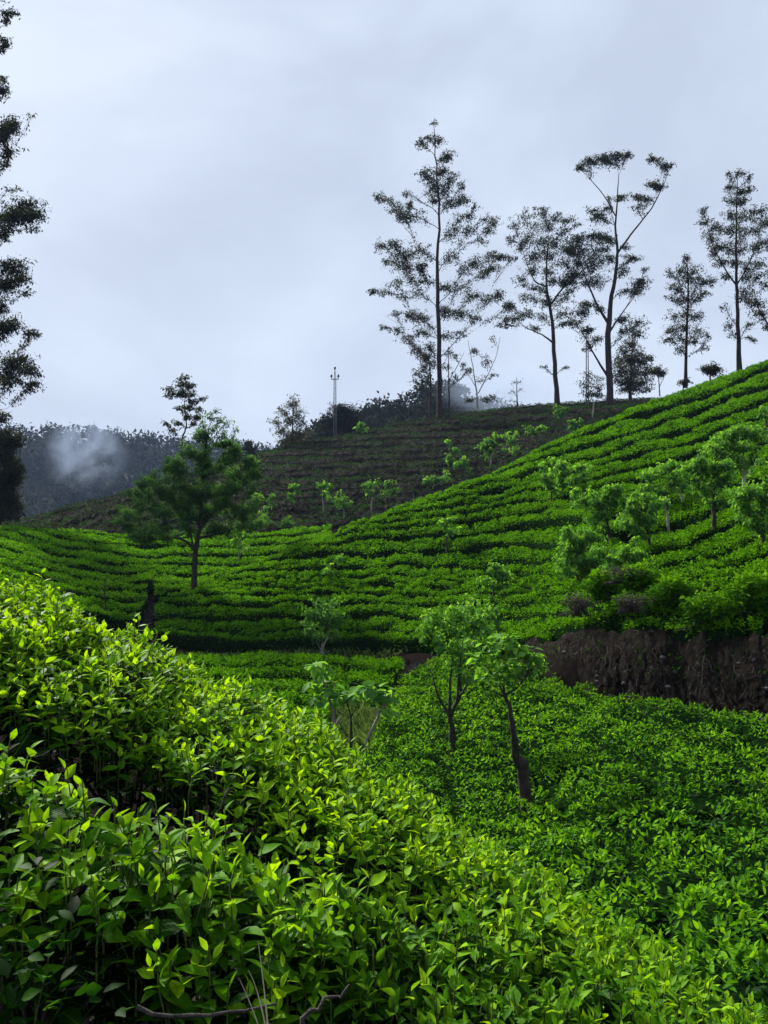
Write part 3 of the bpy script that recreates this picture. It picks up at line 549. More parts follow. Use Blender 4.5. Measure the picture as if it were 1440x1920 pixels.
tree('eucalyptus_tree', 'tall forked skyline tree with flat umbrella top beside the right double pole', 'tree', 92,
     [(615, 1415, 13), (610, 1000, 10.5), (622, 850, 8), (650, 700, 6.2), (660, 590, 5), (645, 450, 3.6), (655, 330, 2.6), (665, 190, 1.2)],
     [(470,145,30,20,D),(520,115,40,22,D),(580,100,40,22,D),(650,85,45,20,D),(710,80,35,15,D),(610,120,40,20,1.5),(850,105,35,15,D),(910,135,40,15,D),(850,235,40,20,D),(880,250,30,20,1.4),(680,305,25,18,D),(620,310,20,15,1.5),(760,300,35,20,1.5),(810,315,40,25,1.3),(760,355,40,20),(520,370,35,15,1.5),(560,400,50,35,1.4),(600,360,30,25),(400,575,35,25,D),(460,520,50,20,D),(540,500,60,20,D),(610,515,40,20,D),(470,580,50,40,1.6),(560,570,60,40,1.4),(540,640,70,40,1.3),(450,650,40,40,1.2),(610,620,40,30),(730,620,45,18,D),(700,560,30,20),(800,675,25,15,1.5),(690,690,40,30),(780,740,45,20,D),(760,775,50,30,1.5),(700,790,40,20),(490,740,60,30,.8),(560,740,60,40,.8),(500,860,50,18,D),(560,880,40,20,1.4),(470,900,40,25,1.4),(430,960,50,20,1.4),(510,985,40,15,D),(690,940,50,30),(770,960,50,25,1.5),(760,1010,50,25,1.3),(690,1000,40,30),(540,1040,50,30,.8),(500,1080,30,30,.6)],
     mat=EUC, group=SKY, twigs=10, zs=Z2, forks=[[(662, 590, 4.2), (740, 480, 3.2), (830, 370, 2.3), (890, 250, 1.5), (908, 185, .7)], [(648, 400, 2.4), (590, 290, 1.8), (510, 190, 1.2), (470, 150, .7)], [(612, 960, 6), (560, 880, 4), (490, 720, 2.5), (455, 600, 1.3)], [(605, 1230, 5), (540, 1120, 3), (480, 1000, 1.5)], [(620, 1000, 4), (690, 900, 2.4), (770, 800, 1.2)]])
tree('eucalyptus_tree', 'rounded open skyline tree between the tallest tree and the umbrella-topped one', 'tree', 98,
     [(345, 1365, 9.5), (330, 1100, 7.5), (315, 900, 6), (290, 780, 4.5), (288, 660, 3), (300, 500, 1.4)],
     [(270,375,40,20,1.8),(340,400,50,25),(180,395,50,20),(400,420,50,25),(450,440,30,15),(120,450,40,25),(220,450,50,30),(300,450,50,30),(380,480,50,30),(100,520,30,30),(180,520,50,30),(260,530,60,40),(340,540,50,40),(230,600,60,40,1.2),(310,610,60,40),(400,560,40,40,1.2),(160,560,40,30),(210,680,50,40),(300,680,50,30),(380,640,50,30,1.3),(440,700,60,30,2),(380,740,60,30,1.5),(320,730,40,30),(160,730,40,30),(250,770,40,30,1.3),(420,780,40,30),(190,820,50,30),(280,840,60,30,1.2),(370,830,50,30),(100,870,30,30,1.4),(130,930,40,30),(190,900,50,30),(260,920,40,30),(380,900,50,30),(400,950,40,25,1.4),(70,960,35,20,1.5),(230,980,40,20),(390,1185,20,12),(270,1180,20,12)],
     mat=EUC, group=SKY, twigs=10, zs=Z2, dens=.14, forks=[[(325, 1060, 4), (270, 1020, 2.5), (170, 980, 1.4), (100, 900, .8)], [(312, 860, 4.5), (370, 780, 3.4), (450, 710, 2.2), (520, 640, 1)], [(290, 770, 3.5), (230, 740, 2.4), (190, 640, 1.6), (160, 520, .8)]])
tree('eucalyptus_tree', 'small narrow skyline tree standing alone over the green ridge', 'tree', 62,
     [(1012, 1265, 6.5), (1018, 1000, 4.6), (1028, 850, 3.4), (1020, 620, 1)],
     [(1015,620,30,30),(990,680,40,35),(1060,680,40,35),(940,700,30,30),(1020,730,50,35),(960,770,45,30,1.3),(1080,740,45,35),(1130,740,40,30),(930,820,30,20),(1000,830,50,35),(1070,820,45,30),(1110,800,35,25),(950,920,40,25),(1010,900,40,35),(1070,920,40,30),(940,990,45,25,1.3),(1000,980,50,30),(1070,990,50,30),(1130,1020,25,20),(920,1040,40,20,1.3),(990,1040,40,25),(1060,1050,40,25),(1110,1080,30,20),(980,1090,40,20)],
     mat=EUC, group=SKY, twigs=10, zs=Z2, dens=.15)
tree('eucalyptus_tree', 'tall dark skyline tree with upswept limbs near the right border', 'tree', 60,
     [(1292, 1182, 9), (1280, 900, 6.5), (1275, 700, 5), (1275, 500, 3.4), (1280, 180, .9)],
     [(1240,190,25,25),(1300,180,35,25),(1345,200,20,25),(1240,250,30,30),(1290,270,40,30),(1340,265,25,20,2),(1250,320,40,30),(1310,330,40,30),(1240,390,40,35),(1300,400,45,35),(1360,390,40,35),(1410,370,35,25),(1105,370,25,20,1.4),(1110,430,35,25),(1170,460,40,30),(1150,500,45,30),(1230,470,45,35),(1300,480,50,35),(1370,470,45,35),(1430,440,30,35),(1160,560,50,30),(1220,560,50,35),(1300,570,50,40),(1380,560,50,40),(1430,530,30,30),(1190,640,50,30),(1260,640,40,30),(1330,650,50,35),(1400,650,40,35),(1150,600,30,25),(1220,710,40,25),(1330,720,45,30),(1390,720,40,30),(1340,820,50,30,1.4),(1320,780,40,25),(1220,870,35,20,.7),(1230,960,35,25,.7),(1250,1010,30,20,.7),(1340,960,40,25,.7),(1360,1040,30,25,.6)],
     mat=EUC, group=SKY, twigs=10, zs=Z2, dens=.15, forks=[[(1275, 760, 3.4), (1215, 680, 2.4), (1150, 560, 1.6), (1105, 400, .8)], [(1278, 760, 3), (1340, 660, 2.2), (1400, 520, 1.5), (1420, 380, .8)]])
tree('eucalyptus_tree', 'dark tree reaching in from the right border beside the upswept one', 'tree', 57,
     [(1560, 1180, 9), (1550, 900, 7), (1540, 600, 4), (1530, 400, 2)],
     [(1370,850,50,30,1.6),(1400,900,40,30,1.6),(1430,760,25,20,1.4),(1430,970,25,30),(1480,700,50,40),(1520,500,60,50),(1600,600,60,50),(1560,380,60,40),(1620,800,60,50),(1460,560,40,40),(1640,480,50,40)],
     mat=EUC, group=SKY, twigs=10, zs=Z2, dens=.15, forks=[[(1548, 1080, 5), (1460, 1000, 3.2), (1400, 900, 2), (1365, 830, 1)]])
tree('bushy_tree', 'low dense dark bushy tree just right of the umbrella-topped tree foot', 'tree', 97,
     [(725, 1340, 6), (730, 1200, 4), (735, 1050, 1.5)],
     [(730,1060,40,30),(690,1100,40,30),(770,1110,40,30),(660,1150,35,30),(720,1150,60,40),(790,1150,50,30),(830,1140,30,20),(680,1200,50,40),(750,1210,60,40),(820,1200,40,30),(650,1240,30,30),(710,1260,60,40),(780,1260,60,30),(820,1300,30,20),(680,1300,30,20),(750,1300,50,25)],
     mat=EUC, zs=Z2, dens=.30, agelift=.6, group='small trees along the crest')
tree('small_tree', 'little round-headed tree with pale stem where the green ridge meets the crest', 'tree', 70,
     [(878, 1312, 2.4), (870, 1230, 1.6)], [(850,1205,35,22,1.5),(890,1215,30,20,1.5),(870,1190,30,15)], mat=EUC, zs=Z2, dens=.3, forks=[[(876, 1290, 1.6), (905, 1230, 1)]], bark=BARKPALE, group='small trees along the crest')
tree('small_tree', 'scruffy small green tree at the foot of the right double pole', 'tree', 82,
     [(530, 1440, 3), (535, 1380, 2.2), (520, 1330, 1.5)], [(500,1230,40,25,.7),(550,1250,40,25,.7),(490,1280,40,25),(560,1290,40,20),(520,1325,50,20,1.6),(560,1330,40,15,1.5)], mat=EUC, zs=Z2, dens=.158, forks=[[(533, 1390, 1.8), (560, 1340, 1)]], bark=BARKPALE, group='small trees along the crest')
tree('shrub', 'dark rounded shrub on the green ridge between the two right skyline trees', 'shrub', 58,
     [(1140, 1240, 3), (1140, 1190, 2)], [(1140,1190,42,24,1.4),(1175,1195,25,18,1.4),(1105,1195,18,15),(1150,1215,40,15)], mat=EUC, zs=Z2, dens=.5, group='small trees along the crest')
tree('shrub', 'low dark shrub at the foot of the small narrow skyline tree', 'shrub', 62,
     [(1000, 1285, 2), (1000, 1260, 1.5)], [(995,1262,25,14,1.4),(1025,1262,18,12)], mat=EUC, zs=Z2, dens=.5, group='small trees along the crest')
tree('small_tree', 'thin leafy tree on the crest just left of the tallest trunk', 'tree', 97,
     [(470, 1850, 4.5), (470, 1620, 3), (462, 1480, 1.2)], [(400,1600,40,30),(430,1560,40,40),(380,1640,30,15),(450,1620,30,30),(440,1500,40,30,1.4),(490,1540,30,30),(400,1680,30,20,.7)], mat=EUC, zs=Z1, dens=.2, group='small trees along the crest')
tree('small_tree', 'thin nearly bare forked tree on the crest just right of the tallest trunk', 'tree', 98,
     [(585, 1830, 3.4), (582, 1680, 2.6), (578, 1440, 1)], [(580,1470,40,30),(620,1500,30,30),(570,1560,40,30),(660,1540,30,30),(690,1590,25,20,2),(620,1620,30,30)], mat=EUC, zs=Z1, dens=.10, forks=[[(590, 1680, 1.8), (650, 1630, 1.4), (700, 1570, .7)], [(583, 1640, 1.6), (630, 1560, 1.2), (670, 1480, .6)]], group='small trees along the crest')
tree('small_tree', 'wide V-forked sparse tree on the crest right of the tallest tree', 'tree', 103,
     [(752, 1800, 3.4), (750, 1720, 2.8), (725, 1560, 1.6), (695, 1400, .7)], [(740,1460,40,30),(840,1390,30,20),(800,1520,40,40,.7),(850,1610,25,15,1.5),(700,1570,20,20),(690,1760,30,20,1.8),(830,1750,40,25,1.8),(770,1640,40,30,.5)], mat=EUC, zs=Z1, dens=.13, forks=[[(757, 1720, 2.2), (820, 1600, 1.6), (870, 1490, 1.1), (890, 1380, .6)], [(748, 1690, 1.6), (690, 1600, .8)]], bark=BARKPALE, group='small trees along the crest')
tree('small_tree', 'leafless small twiggy tree alone in the mist on the crest', 'tree', 106,
     [(992, 1780, 2.6), (990, 1720, 1.8), (985, 1620, .6)], [(970,1650,20,20,.1),(1000,1650,25,25,.1),(1015,1690,20,20,.1),(960,1700,20,20,.1)], mat=EUC, zs=Z1, dens=.08, twigs=12, group='small trees along the crest')
tree('grevillea_tree', 'airy leafy tree on the brown hill skyline left of the left double pole', 'tree', 97,
     [(175, 510, 4), (176, 400, 2.6), (180, 280, 1)], [(180,300,40,35),(130,330,40,25),(210,350,35,30),(100,390,30,25),(160,380,50,30),(220,390,30,30),(120,430,40,25),(180,440,50,30),(230,440,40,30),(140,480,40,20,1.5),(250,470,30,20),(190,490,50,20,1.5)], mat=EUC, zs=ZB, dens=.2, agelift=.85)
# tree in the hollow
crown_poly = np.array([(560,590),(700,500),(860,560),(1020,660),(1150,760),(1160,950),(1190,1200),(1060,1270),(860,1280),(700,1265),(480,1340),(330,1360),(180,1290),(50,1180),(100,1040),(170,920),(320,880),(400,740),(540,700)], float)
def inside(pts, poly):
    r = np.zeros(len(pts), bool); j = len(poly) - 1
    for i in range(len(poly)):
        a, b = poly[i], poly[j]; c = ((a[1] > pts[:, 1]) != (b[1] > pts[:, 1])) & (pts[:, 0] < (b[0] - a[0]) * (pts[:, 1] - a[1]) / (b[1] - a[1] + 1e-9) + a[0]); r ^= c; j = i
    return r
cp = np.stack([R.uniform(40, 1200, 400), R.uniform(480, 1380, 400)], 1); cp = cp[inside(cp, crown_poly)][:150]
tree('grevillea_tree', 'broad dark green tree standing in the hollow at the foot of the green hill', 'tree', 36.5,
     [(652, 1705, 13), (660, 1550, 10), (668, 1400, 10), (690, 1280, 8), (715, 1000, 5), (740, 600, 2), (800, 380, .8)],
     [(a, b, R.uniform(30, 70), R.uniform(25, 50), R.uniform(.5, 1.7)) for a, b in cp] +
     [(820,360,30,20,.8),(770,400,40,30,.8),(850,420,40,30,.7),(900,460,40,30,.7),(720,450,30,30,.7),(970,500,30,20,.7),(800,490,50,40,.6),(880,540,40,30,.8),(950,560,30,25,.7),(730,520,50,40)],
     mat=GREV, zs=Z4, dens=.20, leafpx=5.6, forks=[[(655, 1400, 7), (610, 1345, 5.5), (540, 1310, 4), (440, 1330, 2), (300, 1300, 1)], [(690, 1310, 6), (780, 1300, 4), (900, 1270, 2.5), (1050, 1200, 1)], [(650, 1390, 5), (628, 1280, 3.5), (560, 1100, 2), (450, 950, 1)], [(700, 1250, 4), (820, 1100, 2.5), (1000, 900, 1.2)]], droop=.25, agelift=.5, ratio=.36)
tree('grevillea_tree', 'lanky sparse tree rising behind the broad hollow tree', 'tree', 50,
     [(548, 1160, 5.5), (552, 900, 4.5), (555, 760, 4), (565, 560, 3.2), (600, 480, 2.6), (585, 300, 1.6), (592, 110, .7)],
     [(590,110,40,25),(560,150,60,30),(470,190,40,25),(630,170,40,25),(480,240,50,25),(560,220,60,40),(650,230,40,25),(710,270,45,20),(540,330,35,20),(620,330,50,30),(640,280,40,20),(600,400,40,30),(680,400,40,30),(450,450,30,20),(530,440,40,25),(500,500,40,20),(650,450,30,20),(690,350,35,20)],
     mat=EUC, zs=Z4, dens=.22, leafpx=5.0, forks=[[(552, 780, 2.4), (540, 660, 1.6), (500, 560, .8)]], agelift=.6)
# trees at the left border
left = [(40,45,30,15),(15,60,20,20),(15,155,22,25,1.6),(10,320,20,30,1.4),(10,280,15,15),(40,450,40,30,1.7),(15,480,35,40,1.5),(30,540,30,25,1.5),(20,585,20,15),(110,425,15,10,.5),(40,675,40,10,.5),(100,740,50,30,1.8),(60,770,50,30,1.5),(120,780,35,25,1.8),(15,790,25,30,1.5),(120,820,25,15),(20,840,25,25,1.4),(40,960,60,30,1.8),(80,1000,35,20,1.4),(30,1020,40,30,1.5),(90,1050,25,15),(10,1100,20,30,1.4),(40,1170,45,30,1.5),(10,1190,20,30,1.4),(110,1200,30,20,1.7),(60,1300,60,30,1.8),(110,1330,35,25,1.6),(30,1350,40,30,1.5),(110,1390,30,25,1.7),(20,1380,30,30),(15,1500,25,25,1.5)]
tree('eucalyptus_tree', 'towering eucalyptus cut by the left border with hanging leaf clumps', 'tree', 58,
     [(-45, 1900, 20), (-40, 1400, 17), (-35, 900, 13), (-30, 400, 9), (-25, 0, 6), (-20, -300, 2)],
     left + [(-90 - a, b + 30, rx, ry, *r) for a, b, rx, ry, *r in left] + [(-30, -60, 60, 40), (0, -140, 50, 40), (-60, -200, 50, 40), (-20, -280, 40, 40)],
     mat=EUC, zs=Z3, dens=.17, leafpx=5.5, depthf=.8, agelift=.35)
tree('bushy_tree', 'dense dark tree at the left border below the towering eucalyptus', 'tree', 56,
     [(-5, 1900, 8), (0, 1700, 5), (5, 1540, 2)], [(50,1580,45,30),(20,1580,30,40),(20,1650,45,60),(40,1720,50,40),(30,1790,50,50),(50,1830,40,25),(15,1850,40,30),(-40,1650,50,60),(-50,1760,60,60),(0,1620,40,40),(0,1700,50,50),(60,1680,20,30)],
     mat=EUC, zs=Z3, dens=.42, leafpx=5, agelift=.35)

# pollarded shade trees
def pollard(label, px, by, lo, hi, crowns, bark, w=4.0, leafpx=8, dens=.10, group=None, name='shade_tree', agelift=.66, Yfix=None, forks=()):
    Y = Yfix if Yfix else float(Yof(px, by, lo, hi)); cc = []; crowns = [(a, b, c * 1.18, d * 1.15) for a, b, c, d in crowns]
    for (cx, cy, rx, ry) in crowns:
        k = max(5, int(rx * ry / 95))
        for i in range(k):
            a = R.uniform(0, 6.28); r = math.sqrt(R.uniform(0, 1)) * .95; cc.append((cx + rx * r * math.cos(a), cy + ry * r * math.sin(a), max(6, rx * R.uniform(.16, .36)), max(5, ry * R.uniform(.14, .3)), R.uniform(.5, 1.6)))
    top = min(c[1] for c in crowns); cx = np.mean([c[0] for c in crowns]); cyb = np.mean([c[1] + c[3] * .4 for c in crowns])
    return tree(name, label, 'tree', Y, [(px, by + 4, w), (px + (cx - px) * .2 + R.uniform(-2, 2), by + (cyb - by) * .5, w * .8), (px + (cx - px) * .55, cyb, w * .55)], cc, leafpx=leafpx, mat=POLL, bark=bark, dens=dens, group=group, droop=.5, ratio=.5, twigs=2, wmin=1.0, agelift=agelift, forks=forks, depthf=.4)
GB = 'pollarded shade trees on the brown hill'
for lab, px, by, cr, bk in [
    ('small pollard furthest left of the four on the lower brown hill', 560, 965, [(557, 918, 15, 14)], BARK),
    ('small pollard with pale leaning stem, second of four on the lower brown hill', 607, 955, [(603, 913, 20, 13)], BARKPALE),
    ('small leaning pollard, third of four on the lower brown hill', 645, 975, [(632, 928, 16, 14), (645, 940, 10, 12)], BARKPALE),
    ('pale-stemmed Y-forked pollard standing against the green ridge line', 696, 955, [(688, 915, 14, 12), (722, 915, 20, 14)], BARKPALE),
    ('short pale-stemmed pollard just above the bowl edge beside the broad tree', 527, 1015, [(520, 972, 22, 14)], BARKPALE),
    ('small bright pollard right of the broad hollow tree', 500, 985, [(497, 945, 16, 22)], BARK),
    ('single round pollard on the mid brown hill left of the bright clump', 845, 880, [(846, 846, 15, 18)], BARK),
    ('low round pollard touching the green ridge below the single round one', 868, 890, [(870, 870, 16, 12)], BARK),
    ('tiny twin pollard at the green ridge edge on the brown hill', 812, 912, [(802, 897, 11, 10), (830, 890, 12, 8)], BARKPALE),
    ('wide bright pollard clump with pale stems on the brown hill', 920, 865, [(905, 835, 22, 22), (935, 825, 25, 18), (965, 830, 18, 16)], BARKPALE),
    ('round pollard at the upper right end of the brown hill clump', 1005, 830, [(1006, 806, 20, 16)], BARK),
    ('dim sparse pollard high on the brown hill near the crest', 1052, 800, [(1048, 770, 20, 18)], BARK),
    ('tiny bright shrub on the brown hill crest below the left double pole', 676, 812, [(675, 802, 10, 8)], BARK),
    ('low bright shrub at the ridge edge below the right double pole', 1078, 806, [(1078, 795, 16, 8)], BARK)]:
    pollard(lab, px, by, 60, 100, cr, bk, w=3.0, leafpx=6, dens=.13, group=GB, agelift=.55)
GM = 'pollarded shade trees on the green hillside'
for lab, px, by, cr, bk, w in [
    ('small round pollard alone in the middle of the green hillside', 838, 1035, [(834, 988, 24, 18)], BARK, 4),
    ('left one of the twin pollards high on the green hillside', 1033, 938, [(1033, 890, 26, 28)], BARK, 4),
    ('right round one of the twin pollards high on the green hillside', 1072, 935, [(1072, 890, 34, 24)], BARK, 4),
    ('feathery pollard at mid height left of the pollard cluster', 925, 1118, [(926, 1078, 34, 24)], BARK, 4),
    ('broad flat-headed pollard at the left of the right-hand cluster', 1144, 1000, [(1095, 935, 26, 18), (1138, 948, 40, 36)], BARK, 5),
    ('dense round pollard in the middle of the right-hand cluster', 1218, 1020, [(1208, 968, 36, 40)], BARK, 6),
    ('lowest left pollard of the right-hand cluster above the bank', 1084, 1085, [(1085, 1030, 40, 46)], BARK, 6),
    ('low round pollard directly above the bank bushes', 1165, 1085, [(1165, 1040, 42, 38)], BARK, 6),
    ('slanting-stemmed pollard below the two highest cluster trees', 1283, 935, [(1243, 895, 38, 34)], BARKPALE, 5),
    ('upright dark-trunked pollard in the right-hand cluster', 1338, 985, [(1325, 885, 44, 36), (1345, 905, 30, 36)], BARK, 9),
    ('highest big round-headed pollard near the right border', 1397, 915, [(1388, 838, 48, 36)], BARKPALE, 7),
    ('large pollard cut by the right border above the bank', 1432, 1015, [(1425, 950, 46, 44)], BARK, 8),
    ('small pollard at the right border near the top of the green hillside', 1438, 800, [(1436, 768, 16, 18)], BARK, 4),
    ('leaning pale-stemmed little pollard within the cluster', 1253, 975, [(1240, 940, 16, 14)], BARKPALE, 5),
    ('faint low pollard on the left lower green hillside', 622, 1085, [(622, 1055, 22, 18)], BARK, 3)]:
    pollard(lab, px, by, float(ip(px, BASEX, BASEY)), float(ip(px, CRX, CRY)), cr, bk, w=w, leafpx=8, dens=.08, group=GM)
GN = 'small trees on the near slopes'
pollard('small dark tree in the left hollow right of the broad tree', 447, 1052, 42, 52, [(455, 1005, 26, 22)], BARKPALE, w=3, leafpx=7, dens=.07, group=GN)
tree('sapling', 'thin leafless sapling beside the gully in the left hollow', 'sapling', 31, [(199, 1160, 3), (196, 1110, 2.2), (199, 1075, 1)], [(196,1085,6,8,.2),(205,1095,8,8,.2)], mat=GREV, dens=.1, twigs=4, group=GN)
tree('shade_tree', 'faint pale-forked small tree on the track edge under the green hill', 'tree', 27, [(285, 320, 6), (288, 270, 5), (290, 240, 3)],
     [(250,110,50,40),(310,90,50,30),(350,130,40,40),(230,180,40,30),(300,160,50,40),(340,200,40,25),(270,210,40,20)], mat=POLL, bark=BARKPALE, zs=ZN, dens=.06, leafpx=8, forks=[[(286, 280, 3), (265, 245, 2), (255, 200, 1)], [(290, 270, 3), (306, 235, 2), (320, 190, 1)]], group=GN, ratio=.5, agelift=.35)
tree('shade_tree', 'tangled many-stemmed tree with bare lower forks on the near slope', 'tree', 11.5,
     [(857, 660, 12), (850, 600, 10.5), (848, 565, 8.5), (845, 500, 5.5), (845, 400, 4), (855, 300, 2)],
     [(780,130,50,40),(850,100,60,40),(930,100,60,40),(820,200,60,40),(900,180,60,40),(730,170,30,30),(800,250,50,30),(870,260,50,40),(940,260,50,40),(860,330,50,30),(940,310,40,30),(930,385,40,25),(760,210,40,30),(850,150,60,40),(970,150,40,40)],
     mat=POLL, zs=ZN, dens=.024, leafpx=12, forks=[[(848, 570, 7), (820, 520, 5.5), (792, 480, 4), (770, 390, 2.6), (755, 350, 1.6)], [(850, 560, 7), (880, 480, 5), (880, 400, 3.6), (890, 300, 1.8)], [(860, 530, 7), (900, 455, 4), (935, 400, 2)]], group=GN, ratio=.52, agelift=.7, twigs=4)
tree('shade_tree', 'slim dark-trunked tree just behind the tangled many-stemmed one', 'tree', 15.5, [(895, 505, 9), (885, 400, 8), (892, 300, 4), (900, 200, 2)],
     [(990,110,50,40),(1000,180,40,40),(950,220,50,40),(880,120,50,40),(920,60,40,30),(890,230,50,40)], mat=POLL, zs=ZN, dens=.026, leafpx=9, group=GN, ratio=.5, agelift=.6)
tree('shade_tree', 'short dark-stemmed tree at the track behind the tangled tree', 'tree', 19.5, [(942, 395, 6), (940, 320, 5), (950, 220, 2)],
     [(1020,40,35,30),(1030,90,40,40),(980,90,40,30),(1050,140,30,30)], mat=POLL, zs=ZN, dens=.035, leafpx=8, forks=[[(1057, 205, 4), (1050, 130, 2.5), (1040, 70, 1)]], group=GN, ratio=.5, agelift=.45)

# near trees whose big leaves can be told apart: every leaf an object
BIG = []
for i in range(6):
    mb_ = MB(); a = .55 + .09 * i
    mb_.add(*leaf_geo(np.zeros((1, 3)), np.array([[0, 1., 0]]), np.array([[0, 0, 1.]]), 1.0, [.62, .56, .68, .6, .72, .5][i], np.array([a]), 1, [.1, .25, .35, .2, .05, .3][i]), 0)
    BIG.append(mb_.mesh('leaf', [POLL]))
def frame(d, n):
    d = Vector(d).normalized(); s_ = d.cross(Vector(n)).normalized(); u = s_.cross(d)
    return Matrix((( s_.x, d.x, u.x), (s_.y, d.y, u.y), (s_.z, d.z, u.z)))
def put_leaf(me, parent, pos, d, n, L, W=None, name='leaf'):
    o_ = bpy.data.objects.new(name, me); COL.objects.link(o_); o_.parent = parent
    M = frame(d, n).to_4x4(); M = Matrix.Translation(Vector(pos)) @ M @ Matrix.Diagonal((W or L, L, L, 1)); o_.matrix_local = M
    return o_
def bigleaf_tree(label, Y, trunk, forks, tips, leafpx, per, zs, bark=BARK, name='shade_tree', cat='tree'):
    x0, y0, s = zs; m_ = Y / F; cv = lambda q_: P(x0 + q_[0] * s, y0 + q_[1] * s, Y); base = cv(trunk[0]); root = empty(name, base); tag(root, label, cat, GN); wood = MB()
    def limb(poly, sides=8, y_off=0):
        pts = np.array([cv(q_) - base for q_ in poly]); pts[:, 1] += np.linspace(0, y_off, len(pts)); rad = np.array([q_[2] * .5 * m_ for q_ in poly])
        t = np.arange(len(pts)); tt = np.linspace(0, len(pts) - 1, (len(pts) - 1) * 4 + 1); pp = np.stack([np.interp(tt, t, pts[:, j]) for j in range(3)], 1); rr = np.interp(tt, t, rad) * R.uniform(.88, 1.14, len(tt)); pp[1:-1] += R.normal(0, .12 * rad.mean(), pp[1:-1].shape)
        v, f = tube(pp, rr, sides); wood.add(v, f, 0); return pp
    tp = limb(trunk); tp2 = [tp]; wood.v[0][:8, 2] -= .3
    for fk in forks: tp2.append(limb(fk, 6, R.uniform(-.3, .3)))
    allp = np.concatenate([q_[len(q_) // 2:] for q_ in tp2])
    for (a, b, rx, ry) in tips:
        c0 = cv((a, b)) - base
        for _ in range(per):
            c = c0 + np.array([R.uniform(-1, 1) * rx * s * m_, R.uniform(-1, 1) * rx * s * m_, R.uniform(-1, 1) * ry * s * m_])
            j = np.argmin(np.linalg.norm(allp - c, axis=1) + np.maximum(0, allp[:, 2] - c[2])); st_ = allp[j]; v, f = tube(bez(st_, (st_ + c) / 2 + [0, 0, .02], c, 4), np.linspace(1.5, .7, 4) * m_ * .5, 4); wood.add(v, f, 0)
            for q_ in range(3):                              # trifoliate
                az = R.uniform(0, 6.28); d = np.array([math.cos(az), math.sin(az), R.uniform(-.9, .35)]); put_leaf(BIG[R.integers(6)], root, c + d * leafpx * .15 * m_, d, np.array([R.normal(0, .4), R.normal(0, .4), 1]), leafpx * m_ * R.uniform(.75, 1.2))
    obj('trunk', wood.mesh('trunk', [bark]), root)
    return root
bigleaf_tree('crooked dark-trunked young tree standing nearest on the right tea slope', 9.0,
    [(1180, 985, 25), (1168, 860, 22), (1165, 790, 25), (1130, 735, 17), (1120, 620, 11), (1100, 510, 8.5), (1082, 465, 7)],
    [[(1085, 480, 5), (1040, 460, 2.5), (1000, 450, 1.5)], [(1085, 470, 5), (1120, 440, 3), (1150, 400, 2)], [(1082, 468, 5), (1075, 380, 3), (1090, 280, 2)], [(1080, 465, 4), (1040, 400, 3), (1000, 340, 2)]],
    [(1085,230,50,25),(1130,260,50,35),(1040,280,50,40),(1090,320,60,40),(1180,290,40,30),(1205,320,25,30),(990,330,40,40),(1050,380,50,30),(1140,360,40,30)], 18, 12, ZN)
bigleaf_tree('tall large-leaved sapling left of three beyond the front hedge', 14,
    [(340, 680, 8), (342, 600, 7), (335, 550, 6), (315, 480, 4), (290, 400, 3), (272, 345, 2)], [[(342, 610, 4), (365, 575, 2.5), (385, 555, 1.5)], [(310, 470, 3), (345, 430, 1.5)]],
    [(258,335,22,14),(305,368,22,22),(262,430,28,25),(290,470,35,30),(335,430,20,25)], 24, 4, ZN, BARKPALE, 'sapling', 'sapling')
bigleaf_tree('short thin-stemmed sapling in the middle of three beyond the front hedge', 14.2,
    [(416, 700, 6), (415, 620, 5), (412, 560, 3), (395, 500, 2)], [[(413, 570, 3), (440, 510, 1.5)]], [(355,482,22,18),(400,485,18,18),(440,470,20,25)], 21, 4, ZN, BARK, 'sapling', 'sapling')
bigleaf_tree('slanting large-leaved sapling right of three beyond the front hedge', 13.6,
    [(475, 690, 6), (500, 630, 5), (530, 570, 4), (550, 510, 2.5)], [[(540, 550, 3), (580, 490, 1.5)], [(530, 570, 2.5), (500, 480, 1.5)]], [(455,432,15,15),(492,438,18,22),(540,455,22,20),(585,470,25,22),(520,490,30,25),(560,520,30,25)], 23, 4, ZN, BARKPALE, 'sapling', 'sapling')

